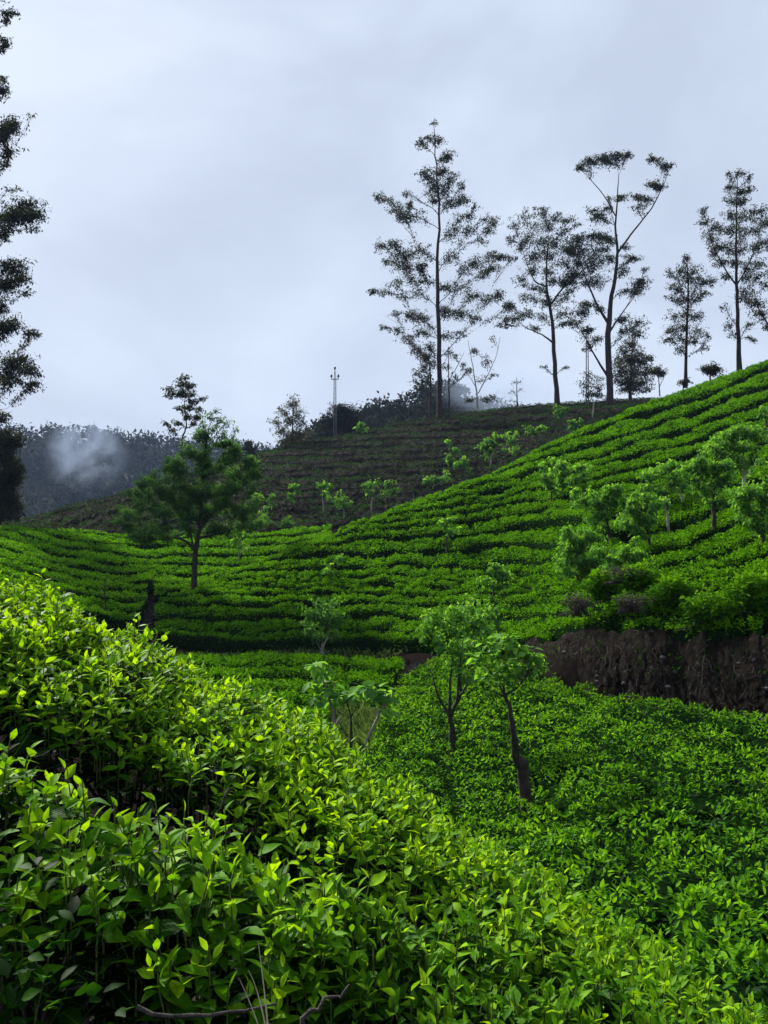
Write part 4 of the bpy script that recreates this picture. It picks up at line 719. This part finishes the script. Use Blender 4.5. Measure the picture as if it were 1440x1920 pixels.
# ------------------------------------------------------------------ double poles with crossarm
def box(c, sx, sy, sz):
    v = np.array([[x, y, z] for x in (-1, 1) for y in (-1, 1) for z in (-1, 1)], float) * [sx / 2, sy / 2, sz / 2] + c
    return v, np.array([[0, 1, 3], [0, 3, 2], [4, 6, 7], [4, 7, 5], [0, 4, 5], [0, 5, 1], [2, 3, 7], [2, 7, 6], [0, 2, 6], [0, 6, 4], [1, 5, 7], [1, 7, 3]])
def power_pole(label, px, top, base, Y, xarm):
    b = P(px, base, Y); root = empty('power_pole', b); tag(root, label, 'power pole', 'double poles'); m_ = Y / F; h = (base - top) * m_
    arm = h * xarm
    for s_ in (-1, 1):
        mb_ = MB(); v, f = tube([[s_ * 2.2 * m_, 0, -.5], [s_ * 1.8 * m_, 0, h * .5], [s_ * 1.5 * m_, 0, arm]], [.065, .055, .048], 8); mb_.add(v, f, 0); obj('post', mb_.mesh('post', [POLE]), root)
        mb_ = MB(); v, f = tube([[s_ * 1.5 * m_, 0, arm], [s_ * .7 * m_, 0, arm + (h - arm) * .5], [0, 0, h - .35]], [.035] * 3, 5); mb_.add(v, f, 0); obj('top_brace', mb_.mesh('top_brace', [POLE]), root)
    mb_ = MB(); v, f = box(np.array([0, -.09, arm]), 15 * m_, .09, .09); mb_.add(v, f, 0); a_ = obj('crossarm', mb_.mesh('crossarm', [POLE], smooth=False), root)
    for (x, z) in ((-6.5 * m_, arm + .1), (6.5 * m_, arm + .1), (0, h - .40)):
        mb_ = MB(); v, f = tube([[x, -.09, z], [x, -.09, z + .08], [x, -.09, z + .12], [x, -.09, z + .22], [x, -.09, z + .26], [x, -.09, z + .36], [x, -.09, z + .40], [x, -.09, z + .42]], [.03, .03, .13, .13, .08, .14, .10, .02], 10); mb_.add(v, f, 0); obj('insulator', mb_.mesh('insulator', [CERAMIC]), root)
    for k in range(5):
        mb_ = MB(); z = arm * (.15 + .17 * k); v, f = box(np.array([0, 0, z]), 3.6 * m_, .04, .04); mb_.add(v, f, 0); obj('spacer', mb_.mesh('spacer', [POLE], smooth=False), root)
power_pole('slender double pole with crossarm and three insulators on the brown hill skyline', 628, 688, 816, 97, .82)
power_pole('slender double pole among the skyline trees left of the umbrella-topped tree', 1101, 612, 752, 95, .90)

# ------------------------------------------------------------------ far woods
def woods(name, label, sil, depth, Ynear, Yfar, base_py, ncrown, crown_r, leaf, per, mat, ages):
    """a wooded ridge: ground sheet plus crowns of leaf clumps"""
    xs_ = np.array([s_[0] for s_ in sil], float); ys_ = np.array([s_[1] for s_ in sil], float)
    pxs = np.arange(xs_[0], xs_[-1] + 1, 12.); t = np.linspace(0, 1.25, 24); top = (960 - np.interp(pxs, xs_, ys_)) / F * Yfar; bot = np.full_like(top, (960 - base_py) / F * Ynear)
    def zz(px, tt):
        T = np.interp(px, pxs, top); B = np.interp(px, pxs, bot); return np.where(tt <= 1, B + (T - B) * (tt ** .9), T - (tt - 1) * (T - B) * .8)
    PX, TT = np.meshgrid(pxs, t, indexing='ij'); Y = Ynear + (Yfar - Ynear) * TT; X = (PX - 720) / F * Y; Z = zz(PX, TT) - crown_r * 1.3 + crown_r * .5 * wob(X, Y, crown_r * 9)
    n1_ = len(t); v = np.stack([X, Y, Z], 2).reshape(-1, 3); a, b = np.meshgrid(np.arange(len(pxs) - 1), np.arange(n1_ - 1), indexing='ij'); q_ = (a * n1_ + b).ravel()
    mb_ = MB(); mb_.add(v, np.concatenate([np.stack([q_, q_ + n1_, q_ + n1_ + 1], 1), np.stack([q_, q_ + n1_ + 1, q_ + 1], 1)]), 0); tag(obj(name + '_slope', mb_.mesh(name + '_slope', [HILLSOIL])), kind='structure')
    tt = R.uniform(.0, 1.03, ncrown); px = R.uniform(pxs[0], pxs[-1], ncrown); Yc = Ynear + (Yfar - Ynear) * tt; r = crown_r * R.lognormal(0, .3, ncrown)
    cc = np.stack([(px - 720) / F * Yc, Yc, zz(px, tt) - r * .75], 1); rep = np.repeat(np.arange(ncrown), per); k = len(rep)
    u = rand_dirs(k, -.35, 1.0); u *= (1 + .28 * np.sin(u[:, :1] * 7 + rep[:, None]) * np.cos(u[:, 1:2] * 6 + rep[:, None] * 2.1)) * R.uniform(.75, 1.08, (k, 1))
    pos = cc[rep] + u * r[rep][:, None] * [1, 1, 1.05]; d = unit(u + R.normal(0, .7, (k, 3))); L = leaf * R.uniform(.6, 1.4, k)
    tone = R.uniform(0, 1, ncrown) ** 1.5; age = np.clip(ages[0] + (ages[1] - ages[0]) * (tone[rep] * .8 + .2 * u[:, 2] + R.normal(0, .12, k)), 0, 1)
    m2 = MB(); m2.add(*leaf_geo(pos, d, perp_normals(d), L, L * .6, age), 0)
    # bare poles and feathery tops above the roof of leaves
    for i in range(ncrown // 4):
        b_ = cc[R.integers(ncrown)]; h_ = crown_r * R.uniform(1.0, 2.3); v, f = tube([b_, b_ + [R.normal(0, .1) * h_, 0, h_ * .6], b_ + [R.normal(0, .2) * h_, 0, h_]], [crown_r * .05, crown_r * .035, crown_r * .012], 3); m2.add(v, f, .3)
    tag(obj(name, m2.mesh(name, [mat], smooth=False)), label, 'woodland', kind='stuff')
woods('mountain_forest', 'blue hazy forested mountain far behind the left hollow', [(-420, 830), (-200, 815), (0, 803), (60, 801), (150, 803), (250, 812), (320, 821), (420, 829), (480, 836), (560, 850), (700, 880), (900, 900)], 0, 330, 520, 1010, 1500, 5.0, 2.1, 54, FOREST, (0, 1))
woods('hill_wood', 'dark scrubby wood on the rise behind the brown hill crest', [(470, 860), (520, 838), (570, 815), (610, 785), (680, 772), (700, 757), (760, 738), (800, 716), (840, 716), (880, 732), (930, 752), (990, 768), (1100, 790)], 0, 135, 185, 900, 420, 2.1, .75, 110, FOREST, (.1, 1))
tree('broadleaf_tree', 'dark round-crowned tree behind the left double pole', 'tree', 125, [(640, 835, 4), (640, 790, 3), (640, 770, 1.5)],
     [(640,765,22,10),(615,785,14,12),(650,775,22,14),(665,785,12,12),(635,790,20,14),(610,805,14,12),(655,800,20,14),(630,815,24,14)], mat=FOREST, dens=.5, leafpx=4)
tree('broadleaf_tree', 'dark pointed tree on the far skyline right of the broad hollow tree', 'tree', 125, [(467, 870, 3), (467, 840, 2), (467, 826, 1)],
     [(467,830,8,7),(462,840,10,8),(474,842,10,8),(468,852,14,8)], mat=FOREST, dens=.5, leafpx=4)

# ------------------------------------------------------------------ gully grass, track weeds
def grass(name, label, px0, px1, py0, py1, n, Llo, Lhi, lo, hi, ell=True):
    a = R.uniform(-1, 1, (n, 2)); a = a[(a ** 2).sum(1) < 1] if ell else a; px = (px0 + px1) / 2 + a[:, 0] * (px1 - px0) / 2; py = (py0 + py1) / 2 + a[:, 1] * (py1 - py0) / 2
    Y = Yof(px, py, lo, hi) if n < 400 else np.interp(py, np.linspace(py0, py1, 12), Yof(np.full(12, (px0 + px1) / 2), np.linspace(py0, py1, 12), lo, hi)); k = len(px)
    pos = np.stack([(px - 720) / F * Y, Y, C(px, Y) - .52], 1); d = rand_dirs(k, .5, 1); L = R.uniform(Llo, Lhi, k); mb_ = MB(); mb_.add(*leaf_geo(pos, d, perp_normals(d), L, L * .12, R.uniform(0, 1, k), 0, .25), 0)
    tag(obj(name, mb_.mesh(name, [GRASSM], smooth=False)), label, 'grass', kind='stuff')
grass('gully_grass', 'rough pale green grass in the gully behind the saplings', 615, 770, 1270, 1375, 5000, .2, .5, 14, 24)
grass('track_weeds', 'sparse weeds along the dark dirt track under the green hill', 290, 800, 1196, 1216, 2600, .12, .3, 26, 31, False)

# ------------------------------------------------------------------ the front hedge: tea bushes within arm's reach
LEAF = {}
for ag in range(6):
    for cu in range(3):
        mb_ = MB(); mb_.add(*leaf_geo(np.zeros((1, 3)), np.array([[0, 1., 0]]), np.array([[0, 0, 1.]]), 1.0, 1.0, np.array([.05 + .18 * ag]), 1, [.06, .22, .40][cu]), 0)
        me = mb_.mesh('leaf', [TEANEAR], uv=LEAF_UV); LEAF[ag, cu] = me
def shoot_geo(vig, ls=1.0):
    """a spray of young leaves on a green stem: list of leaves (pos, dir, normal, length, width, age) and the stem line"""
    h = R.uniform(.065, .125) * vig * ls; lean = np.array([R.normal(0, .16), R.normal(0, .16), 1.0]); lean /= np.linalg.norm(lean); k = R.integers(5, 8); az = R.uniform(0, 6.28); lv = []
    for i in range(k):
        t = (i + .6) / k; az += 2.4 + R.normal(0, .25); el = math.radians(np.interp(t, [0, .5, 1], [-8, 26, 62]) + R.normal(0, 13)); o_ = np.array([math.cos(az), math.sin(az), 0])
        d = o_ * math.cos(el) + lean * math.sin(el); L = np.interp(t, [0, .35, .8, 1], [.072, .076, .054, .034]) * R.uniform(.75, 1.25) * (.85 + .15 * vig) * .74 * ls; up = lean - .2 * o_ + R.normal(0, .2, 3)
        lv.append((lean * h * t + R.normal(0, .003, 3), d, up + R.normal(0, .15, 3), L, L * R.uniform(.44, .60) * (.8 if t > .85 else 1), float(np.clip(np.interp(t, [0, .4, 1], [.36, .74, .97]) + R.normal(0, .09), .1, 1))))
    return lv, np.array([lean * 0, lean * h * .5 + R.normal(0, .004, 3), lean * h])
def front_bush(label, x, Y, rx, ry, canopy, height, n_obj, n_stuff, n_old, group, ls=1.0, light_shift=0.0):
    base = np.array([x, Y, canopy(x, Y) - height]); root = empty('tea_bush', base); tag(root, label, 'tea bush', group)
    wood = MB(); fol = MB(); tips = []
    def spot():
        while True:
            a = R.uniform(-1, 1, 2)
            if a @ a < 1: break
        px_, py_ = x + a[0] * rx, Y + a[1] * ry; r2 = a @ a
        return np.array([px_, py_, canopy(px_, py_) - .10 * r2 ** 2 - .05 * (1 + wob(px_ * 3, py_ * 3, 1.0, 2)) - R.exponential(.018)])
    st_l, st_f = [], []
    for i in range(n_obj + n_stuff):
        p = spot() - base; lv, line = shoot_geo(R.uniform(.75, 1.4), ls); fl_ = light_shift + (R.normal(0, .10)); lv = [(*q_[:5], float(np.clip(q_[5] + fl_, .05, 1))) for q_ in lv]; tips.append(p)
        if i < n_obj:
            mb_ = MB(); v, f = tube(np.vstack([[0, 0, -.06], line]), [.0026, .0024, .002, .0012], 4); mb_.add(v, f, 0); so = obj('shoot', mb_.mesh('shoot', [STEM]), root, p)
            for (q_, d, n_, L, W, ag) in lv: put_leaf(LEAF[int(np.clip((ag - .05) / .18 + R.uniform(0, 1), 0, 5)), R.integers(3)], so, q_, d, n_, L, W)
        else:
            for (q_, d, n_, L, W, ag) in lv: st_l.append((q_ + p, d, n_, L, W, ag))
            v, f = tube(np.vstack([[0, 0, -.06], line]) + p, [.0026, .0024, .002, .0012], 3); wood.add(v, f, 0, 1)
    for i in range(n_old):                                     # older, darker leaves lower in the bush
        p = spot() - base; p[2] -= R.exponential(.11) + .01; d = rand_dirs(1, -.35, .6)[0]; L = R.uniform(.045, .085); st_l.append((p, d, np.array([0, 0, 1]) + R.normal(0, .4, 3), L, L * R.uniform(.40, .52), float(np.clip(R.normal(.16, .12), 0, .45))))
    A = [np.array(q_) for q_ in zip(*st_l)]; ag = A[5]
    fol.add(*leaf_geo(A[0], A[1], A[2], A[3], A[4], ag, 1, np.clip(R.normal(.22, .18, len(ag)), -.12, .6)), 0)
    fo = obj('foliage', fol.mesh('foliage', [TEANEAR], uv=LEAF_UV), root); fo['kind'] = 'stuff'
    for i in range(16):                                        # woody frame
        e_ = tips[R.integers(len(tips))] + [0, 0, -.06]; b_ = np.array([R.normal(0, .05), R.normal(0, .05), -.25]); mid = np.array([e_[0] * .5, e_[1] * .5, height * .35]) + R.normal(0, .05, 3)
        br = bez(b_, mid, e_, 8) + R.normal(0, .006, (8, 3)); v, f = tube(br, np.linspace(.012, .0035, 8) * R.uniform(.7, 1.2), 5); wood.add(v, f, 0, 0)
        for _ in range(2):
            e2 = tips[R.integers(len(tips))]; s_ = br[R.integers(3, 6)]
            if np.linalg.norm(e2 - s_) < .45: v, f = tube(bez(s_, (s_ + e2) / 2 + R.normal(0, .03, 3), e2, 5), np.linspace(.005, .002, 5), 4); wood.add(v, f, 0, 0)
    obj('branches', wood.mesh('branches', [TWIG, STEM]), root)
GF = 'front hedge of tea bushes'
canA = lambda x, Y: -.945 - .435 * x - .17 * max(x + .2, 0) * max(Y - 2.0, 0)
canB = lambda x, Y: -.86 - .40 * x - .02 * (Y - 1.6)
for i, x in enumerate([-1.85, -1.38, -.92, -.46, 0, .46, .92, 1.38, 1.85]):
    front_bush('leafy tea bush in the back line of the front hedge, %s from the left' % ORD[i], x + R.normal(0, .04), 2.86 - .12 * x - .16 * max(x, 0) + R.normal(0, .05), .36, .58 + .03 * max(x, 0), canA, .7, 26, 460, 700, GF, .9, .06 - .06 * max(x, 0))  # leaves darken towards the right: shade put into their colour
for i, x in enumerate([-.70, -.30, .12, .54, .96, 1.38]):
    front_bush('large-leaved tea bush in the nearest line of the front hedge, %s from the left' % ORD[i], x + R.normal(0, .03), 1.62 + .05 * i + R.normal(0, .03), .28, .27, canB, .7, 30, 130 if i < 2 else 250, 480, GF, 1.0 if i < 2 else .8, -.03 if i < 2 else -.14)  # right-hand bushes darker: shade of their front sides painted into the leaves
# low small-leaved weed in the bottom left corner, dry stalks, litter twigs
weed = empty('weed_clump', (-.62, 1.28, -1.25)); tag(weed, 'small-leaved dark weed clump in the bottom left corner', 'weed')
n_ = 420; u_ = R.normal(0, 1, (n_, 3)) * [.085, .06, .11]; u_[:, 2] += .50; d_ = rand_dirs(n_, -.3, .8); m2 = MB()
m2.add(*leaf_geo(u_, d_, perp_normals(d_), R.uniform(.022, .04, n_), R.uniform(.014, .022, n_), np.clip(R.normal(.38, .15, n_), 0, .8), 1, .15), 0); f_ = obj('foliage', m2.mesh('foliage', [TEA]), weed); f_['kind'] = 'stuff'
m2 = MB()
for i in range(14):
    e_ = u_[R.integers(n_)]; v, f = tube(bez(np.array([R.normal(0, .02), 0, -.3]), np.array([e_[0] * .4, e_[1] * .4, .3]), e_, 5), np.linspace(.003, .001, 5), 4); m2.add(v, f, 0)
obj('stems', m2.mesh('stems', [STEM]), weed)
st = empty('dry_grass_stalks', P(500, 1960, 1.30)); tag(st, 'three pale dry grass stalks at the bottom edge in front of the hedge', 'grass stalks')
for pts_ in [[(508, 1990), (500, 1880), (484, 1765)], [(505, 1990), (480, 1900), (450, 1838)], [(508, 1985), (490, 1860), (466, 1820)]]:
    w_ = np.array([P(a, b, 1.30) for a, b in pts_]) - P(500, 1960, 1.30); m2 = MB(); v, f = tube(bez(*w_, 7), np.linspace(.0017, .0006, 7), 4); m2.add(v, f, 0); obj('stalk', m2.mesh('stalk', [STRAW]), st)
for i, (a, b, c_, w_) in enumerate([((255, 1890), (400, 1925), (520, 1880), 'curving along the bottom edge'), ((560, 1925), (610, 1860), (660, 1850), 'bent upward near the bottom edge'), ((430, 1480), (400, 1530), (395, 1600), 'upright in the dark gap between the hedge lines')]):
    Yt = 1.34 if i < 2 else 2.1; l_ = bez(P(*a, Yt), P(*b, Yt), P(*c_, Yt), 9) + R.normal(0, .004, (9, 3)); m2 = MB(); v, f = tube(l_ - l_[0], np.linspace(.0045, .0018, 9), 5); m2.add(v, f, 0); tag(obj('twig', m2.mesh('twig', [TWIG]), loc=l_[0]), 'bare grey twig ' + w_, 'twig')

# ------------------------------------------------------------------ air: even haze, smoke on the mountain, mist on the crest
def volume_mat(name, color, density, noise=None):
    m_, t = new_mat(name); o_ = N(t, 'ShaderNodeOutputMaterial'); pv = N(t, 'ShaderNodeVolumePrincipled'); pv.inputs['Color'].default_value = (*color, 1); pv.inputs['Density'].default_value = density
    if noise:
        tc_ = N(t, 'ShaderNodeTexCoord'); ln = N(t, 'ShaderNodeVectorMath', operation='LENGTH'); t.links.new(tc_.outputs['Object'], ln.inputs[0])
        mr = N(t, 'ShaderNodeMapRange', interpolation_type='SMOOTHERSTEP'); mr.inputs[1].default_value = 1.0; mr.inputs[2].default_value = 0.0; mr.inputs[3].default_value = 0; mr.inputs[4].default_value = 1; t.links.new(ln.outputs['Value'], mr.inputs[0])
        nz_ = N(t, 'ShaderNodeTexNoise', i_Scale=noise, i_Detail=3.0, i_Distortion=.6); t.links.new(tc_.outputs['Object'], nz_.inputs['Vector'])
        r2 = N(t, 'ShaderNodeMapRange'); r2.inputs[1].default_value = .44; r2.inputs[2].default_value = .72; r2.inputs[3].default_value = 0; r2.inputs[4].default_value = density; t.links.new(nz_.outputs['Fac'], r2.inputs[0])
        mu = N(t, 'ShaderNodeMath', operation='MULTIPLY'); t.links.new(mr.outputs[0], mu.inputs[0]); t.links.new(r2.outputs[0], mu.inputs[1]); t.links.new(mu.outputs[0], pv.inputs['Density'])
    t.links.new(pv.outputs[0], o_.inputs['Volume']); return m_
HZ = volume_mat('haze_air', (.46, .62, 1.0), .00017)
mb_ = MB(); v, f = box(np.array([0., 0, 0]), 1900, 1400, 115); mb_.add(v, f, 0); hz = obj('haze', mb_.mesh('haze', [HZ], smooth=False), loc=(0, 250, 38)); tag(hz, 'thin bluish air between the camera and the far hills', 'haze', kind='stuff')
def puff(name, label, px, py, Y, rx, ry, depth, dens, noise, tilt=0):
    bm_v = []; nl, nm = 8, 14
    for i in range(nl + 1):
        th = math.pi * i / nl
        for j in range(nm): ph = 2 * math.pi * j / nm; bm_v.append((math.sin(th) * math.cos(ph), math.sin(th) * math.sin(ph), math.cos(th)))
    f = []
    for i in range(nl):
        for j in range(nm): a, b = i * nm + j, i * nm + (j + 1) % nm; f += [[a, a + nm, b + nm], [a, b + nm, b]]
    mb_ = MB(); mb_.add(bm_v, f, 0); o_ = obj(name, mb_.mesh(name, [volume_mat(name, (.62, .76, 1.0), dens, noise)]), loc=P(px, py, Y)); o_.scale = (rx * Y / F, depth, ry * Y / F); o_.rotation_euler = (0, math.radians(tilt), 0)
    tag(o_, label, 'mist', kind='stuff')
puff('smoke', 'thin pale smoke rising in front of the blue mountain', 160, 840, 315, 100, 100, 12, .19, 1.9, 30)
puff('mist', 'pale mist drifting over the crest right of the tallest tree', 945, 725, 122, 160, 70, 10, .22, 1.3, 0)

def bank_growth():
    k = 9500; a = R.integers(4, BS.shape[0] - 4, k); b = np.clip((R.beta(2.2, 1.4, k) * (BS.shape[1] - 2)).astype(int), 2, BS.shape[1] - 2); pos = BS[a, b] + np.stack([R.normal(0, .03, k), -.02 + 0 * a, R.normal(0, .02, k)], 1)
    keep = R.uniform(0, 1, k) < np.clip(.45 + .8 * wob(pos[:, 0], pos[:, 2], .8, 3), .05, 1); pos = pos[keep]; k = len(pos)
    d = np.stack([R.normal(0, .35, k), -R.uniform(.1, .6, k), -R.uniform(.3, 1, k)], 1); L = R.uniform(.05, .2, k); mb_ = MB(); mb_.add(*leaf_geo(pos, d, perp_normals(unit(d)), L, L * R.uniform(.06, .18, k), R.uniform(0, 1, k) ** 1.6, 0, .2), 0)
    tag(obj('dry_growth', mb_.mesh('dry_growth', [DRYG], smooth=False)), 'dry grass and fine rootlets hanging over the dark earth bank', 'dry grass', kind='stuff')
    k = 1800; a = R.integers(4, BS.shape[0] - 4, k); b = np.where(R.uniform(0, 1, k) < .6, R.integers(2, 14, k), R.integers(30, BS.shape[1] - 2, k)); pos = BS[a, b] + [0, -.03, 0]; pos = pos[wob(pos[:, 0] * 1.3, pos[:, 2], .6, 2) > .1]; k = len(pos)
    d = rand_dirs(k, .0, .9); L = R.uniform(.05, .12, k); mb_ = MB(); mb_.add(*leaf_geo(pos, d, perp_normals(d), L, L * .4, R.uniform(.2, .7, k)), 0)
    tag(obj('bank_weeds', mb_.mesh('bank_weeds', [TEA], smooth=False)), 'small green weeds sprouting on the dark earth bank', 'weeds', kind='stuff')
DRYG = leaf_mat('dry_grass', [(0, (.016, .012, .010)), (.6, (.05, .042, .034)), (1, (.12, .10, .08))], trans=.1, tint=(1, .95, .8), rough=.95, spec=.02)
bank_growth()
def rubble(name, label, pts, n, rlo, rhi, jit):
    mb_ = MB(); th = np.linspace(0, 2 * np.pi, 6)[:-1]; pts = np.array(pts, float)
    for i in range(n):
        t = R.uniform(0, len(pts) - 1.001); j = int(t); px, Y = pts[j] + (pts[j + 1] - pts[j]) * (t - j); px += R.normal(0, jit); r = R.uniform(rlo, rhi)
        v = [[0, 0, .8]] + [[math.cos(q2), math.sin(q2), 0] for q2 in th] + [[0, 0, -.5]]; v = np.array(v) * R.uniform(.6, 1.3, (7, 1)) * r + [(px - 720) / F * Y, Y, float(C(px, Y)) - .53]
        f = [[0, 1 + q2, 1 + (q2 + 1) % 5] for q2 in range(5)] + [[6, 1 + (q2 + 1) % 5, 1 + q2] for q2 in range(5)]; mb_.add(v, f, 0)
    tag(obj(name, mb_.mesh(name, [RUB], smooth=False)), label, 'rubble', kind='stuff')
RUB = rough_mat('rubble', (.010, .009, .008), (.045, .040, .036), 5, .6, .95, spec=.05)
rubble('gully_rubble', 'dark stones and clods in the narrow gully below the broad tree', [(284, 36.5), (276, 34), (264, 31), (285, 30)], 220, .05, .16, 6)
rubble('track_rubble', 'clods and stones along the dark dirt track', [(290, 29.5), (550, 28), (700, 26.8), (850, 23.8), (1000, 19.6)], 500, .04, .14, 10)
def undergrowth():
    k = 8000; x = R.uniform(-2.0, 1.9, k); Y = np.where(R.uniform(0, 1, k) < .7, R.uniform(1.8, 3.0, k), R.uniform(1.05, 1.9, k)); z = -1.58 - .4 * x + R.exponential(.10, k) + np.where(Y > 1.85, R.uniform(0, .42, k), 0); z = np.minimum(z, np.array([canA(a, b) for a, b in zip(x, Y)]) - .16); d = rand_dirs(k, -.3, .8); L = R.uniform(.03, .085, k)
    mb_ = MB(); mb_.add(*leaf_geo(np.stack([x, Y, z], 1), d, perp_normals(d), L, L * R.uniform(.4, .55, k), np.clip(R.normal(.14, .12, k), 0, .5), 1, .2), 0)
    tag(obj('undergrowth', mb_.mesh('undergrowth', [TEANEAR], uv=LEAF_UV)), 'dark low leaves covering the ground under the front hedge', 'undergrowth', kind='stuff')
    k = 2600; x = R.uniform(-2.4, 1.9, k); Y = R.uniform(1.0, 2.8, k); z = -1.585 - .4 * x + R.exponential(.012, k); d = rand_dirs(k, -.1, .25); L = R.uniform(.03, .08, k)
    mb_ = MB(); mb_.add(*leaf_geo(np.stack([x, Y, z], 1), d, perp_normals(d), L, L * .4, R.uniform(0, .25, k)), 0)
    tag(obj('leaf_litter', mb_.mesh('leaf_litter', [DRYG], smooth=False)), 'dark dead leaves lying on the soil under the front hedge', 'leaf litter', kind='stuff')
undergrowth()
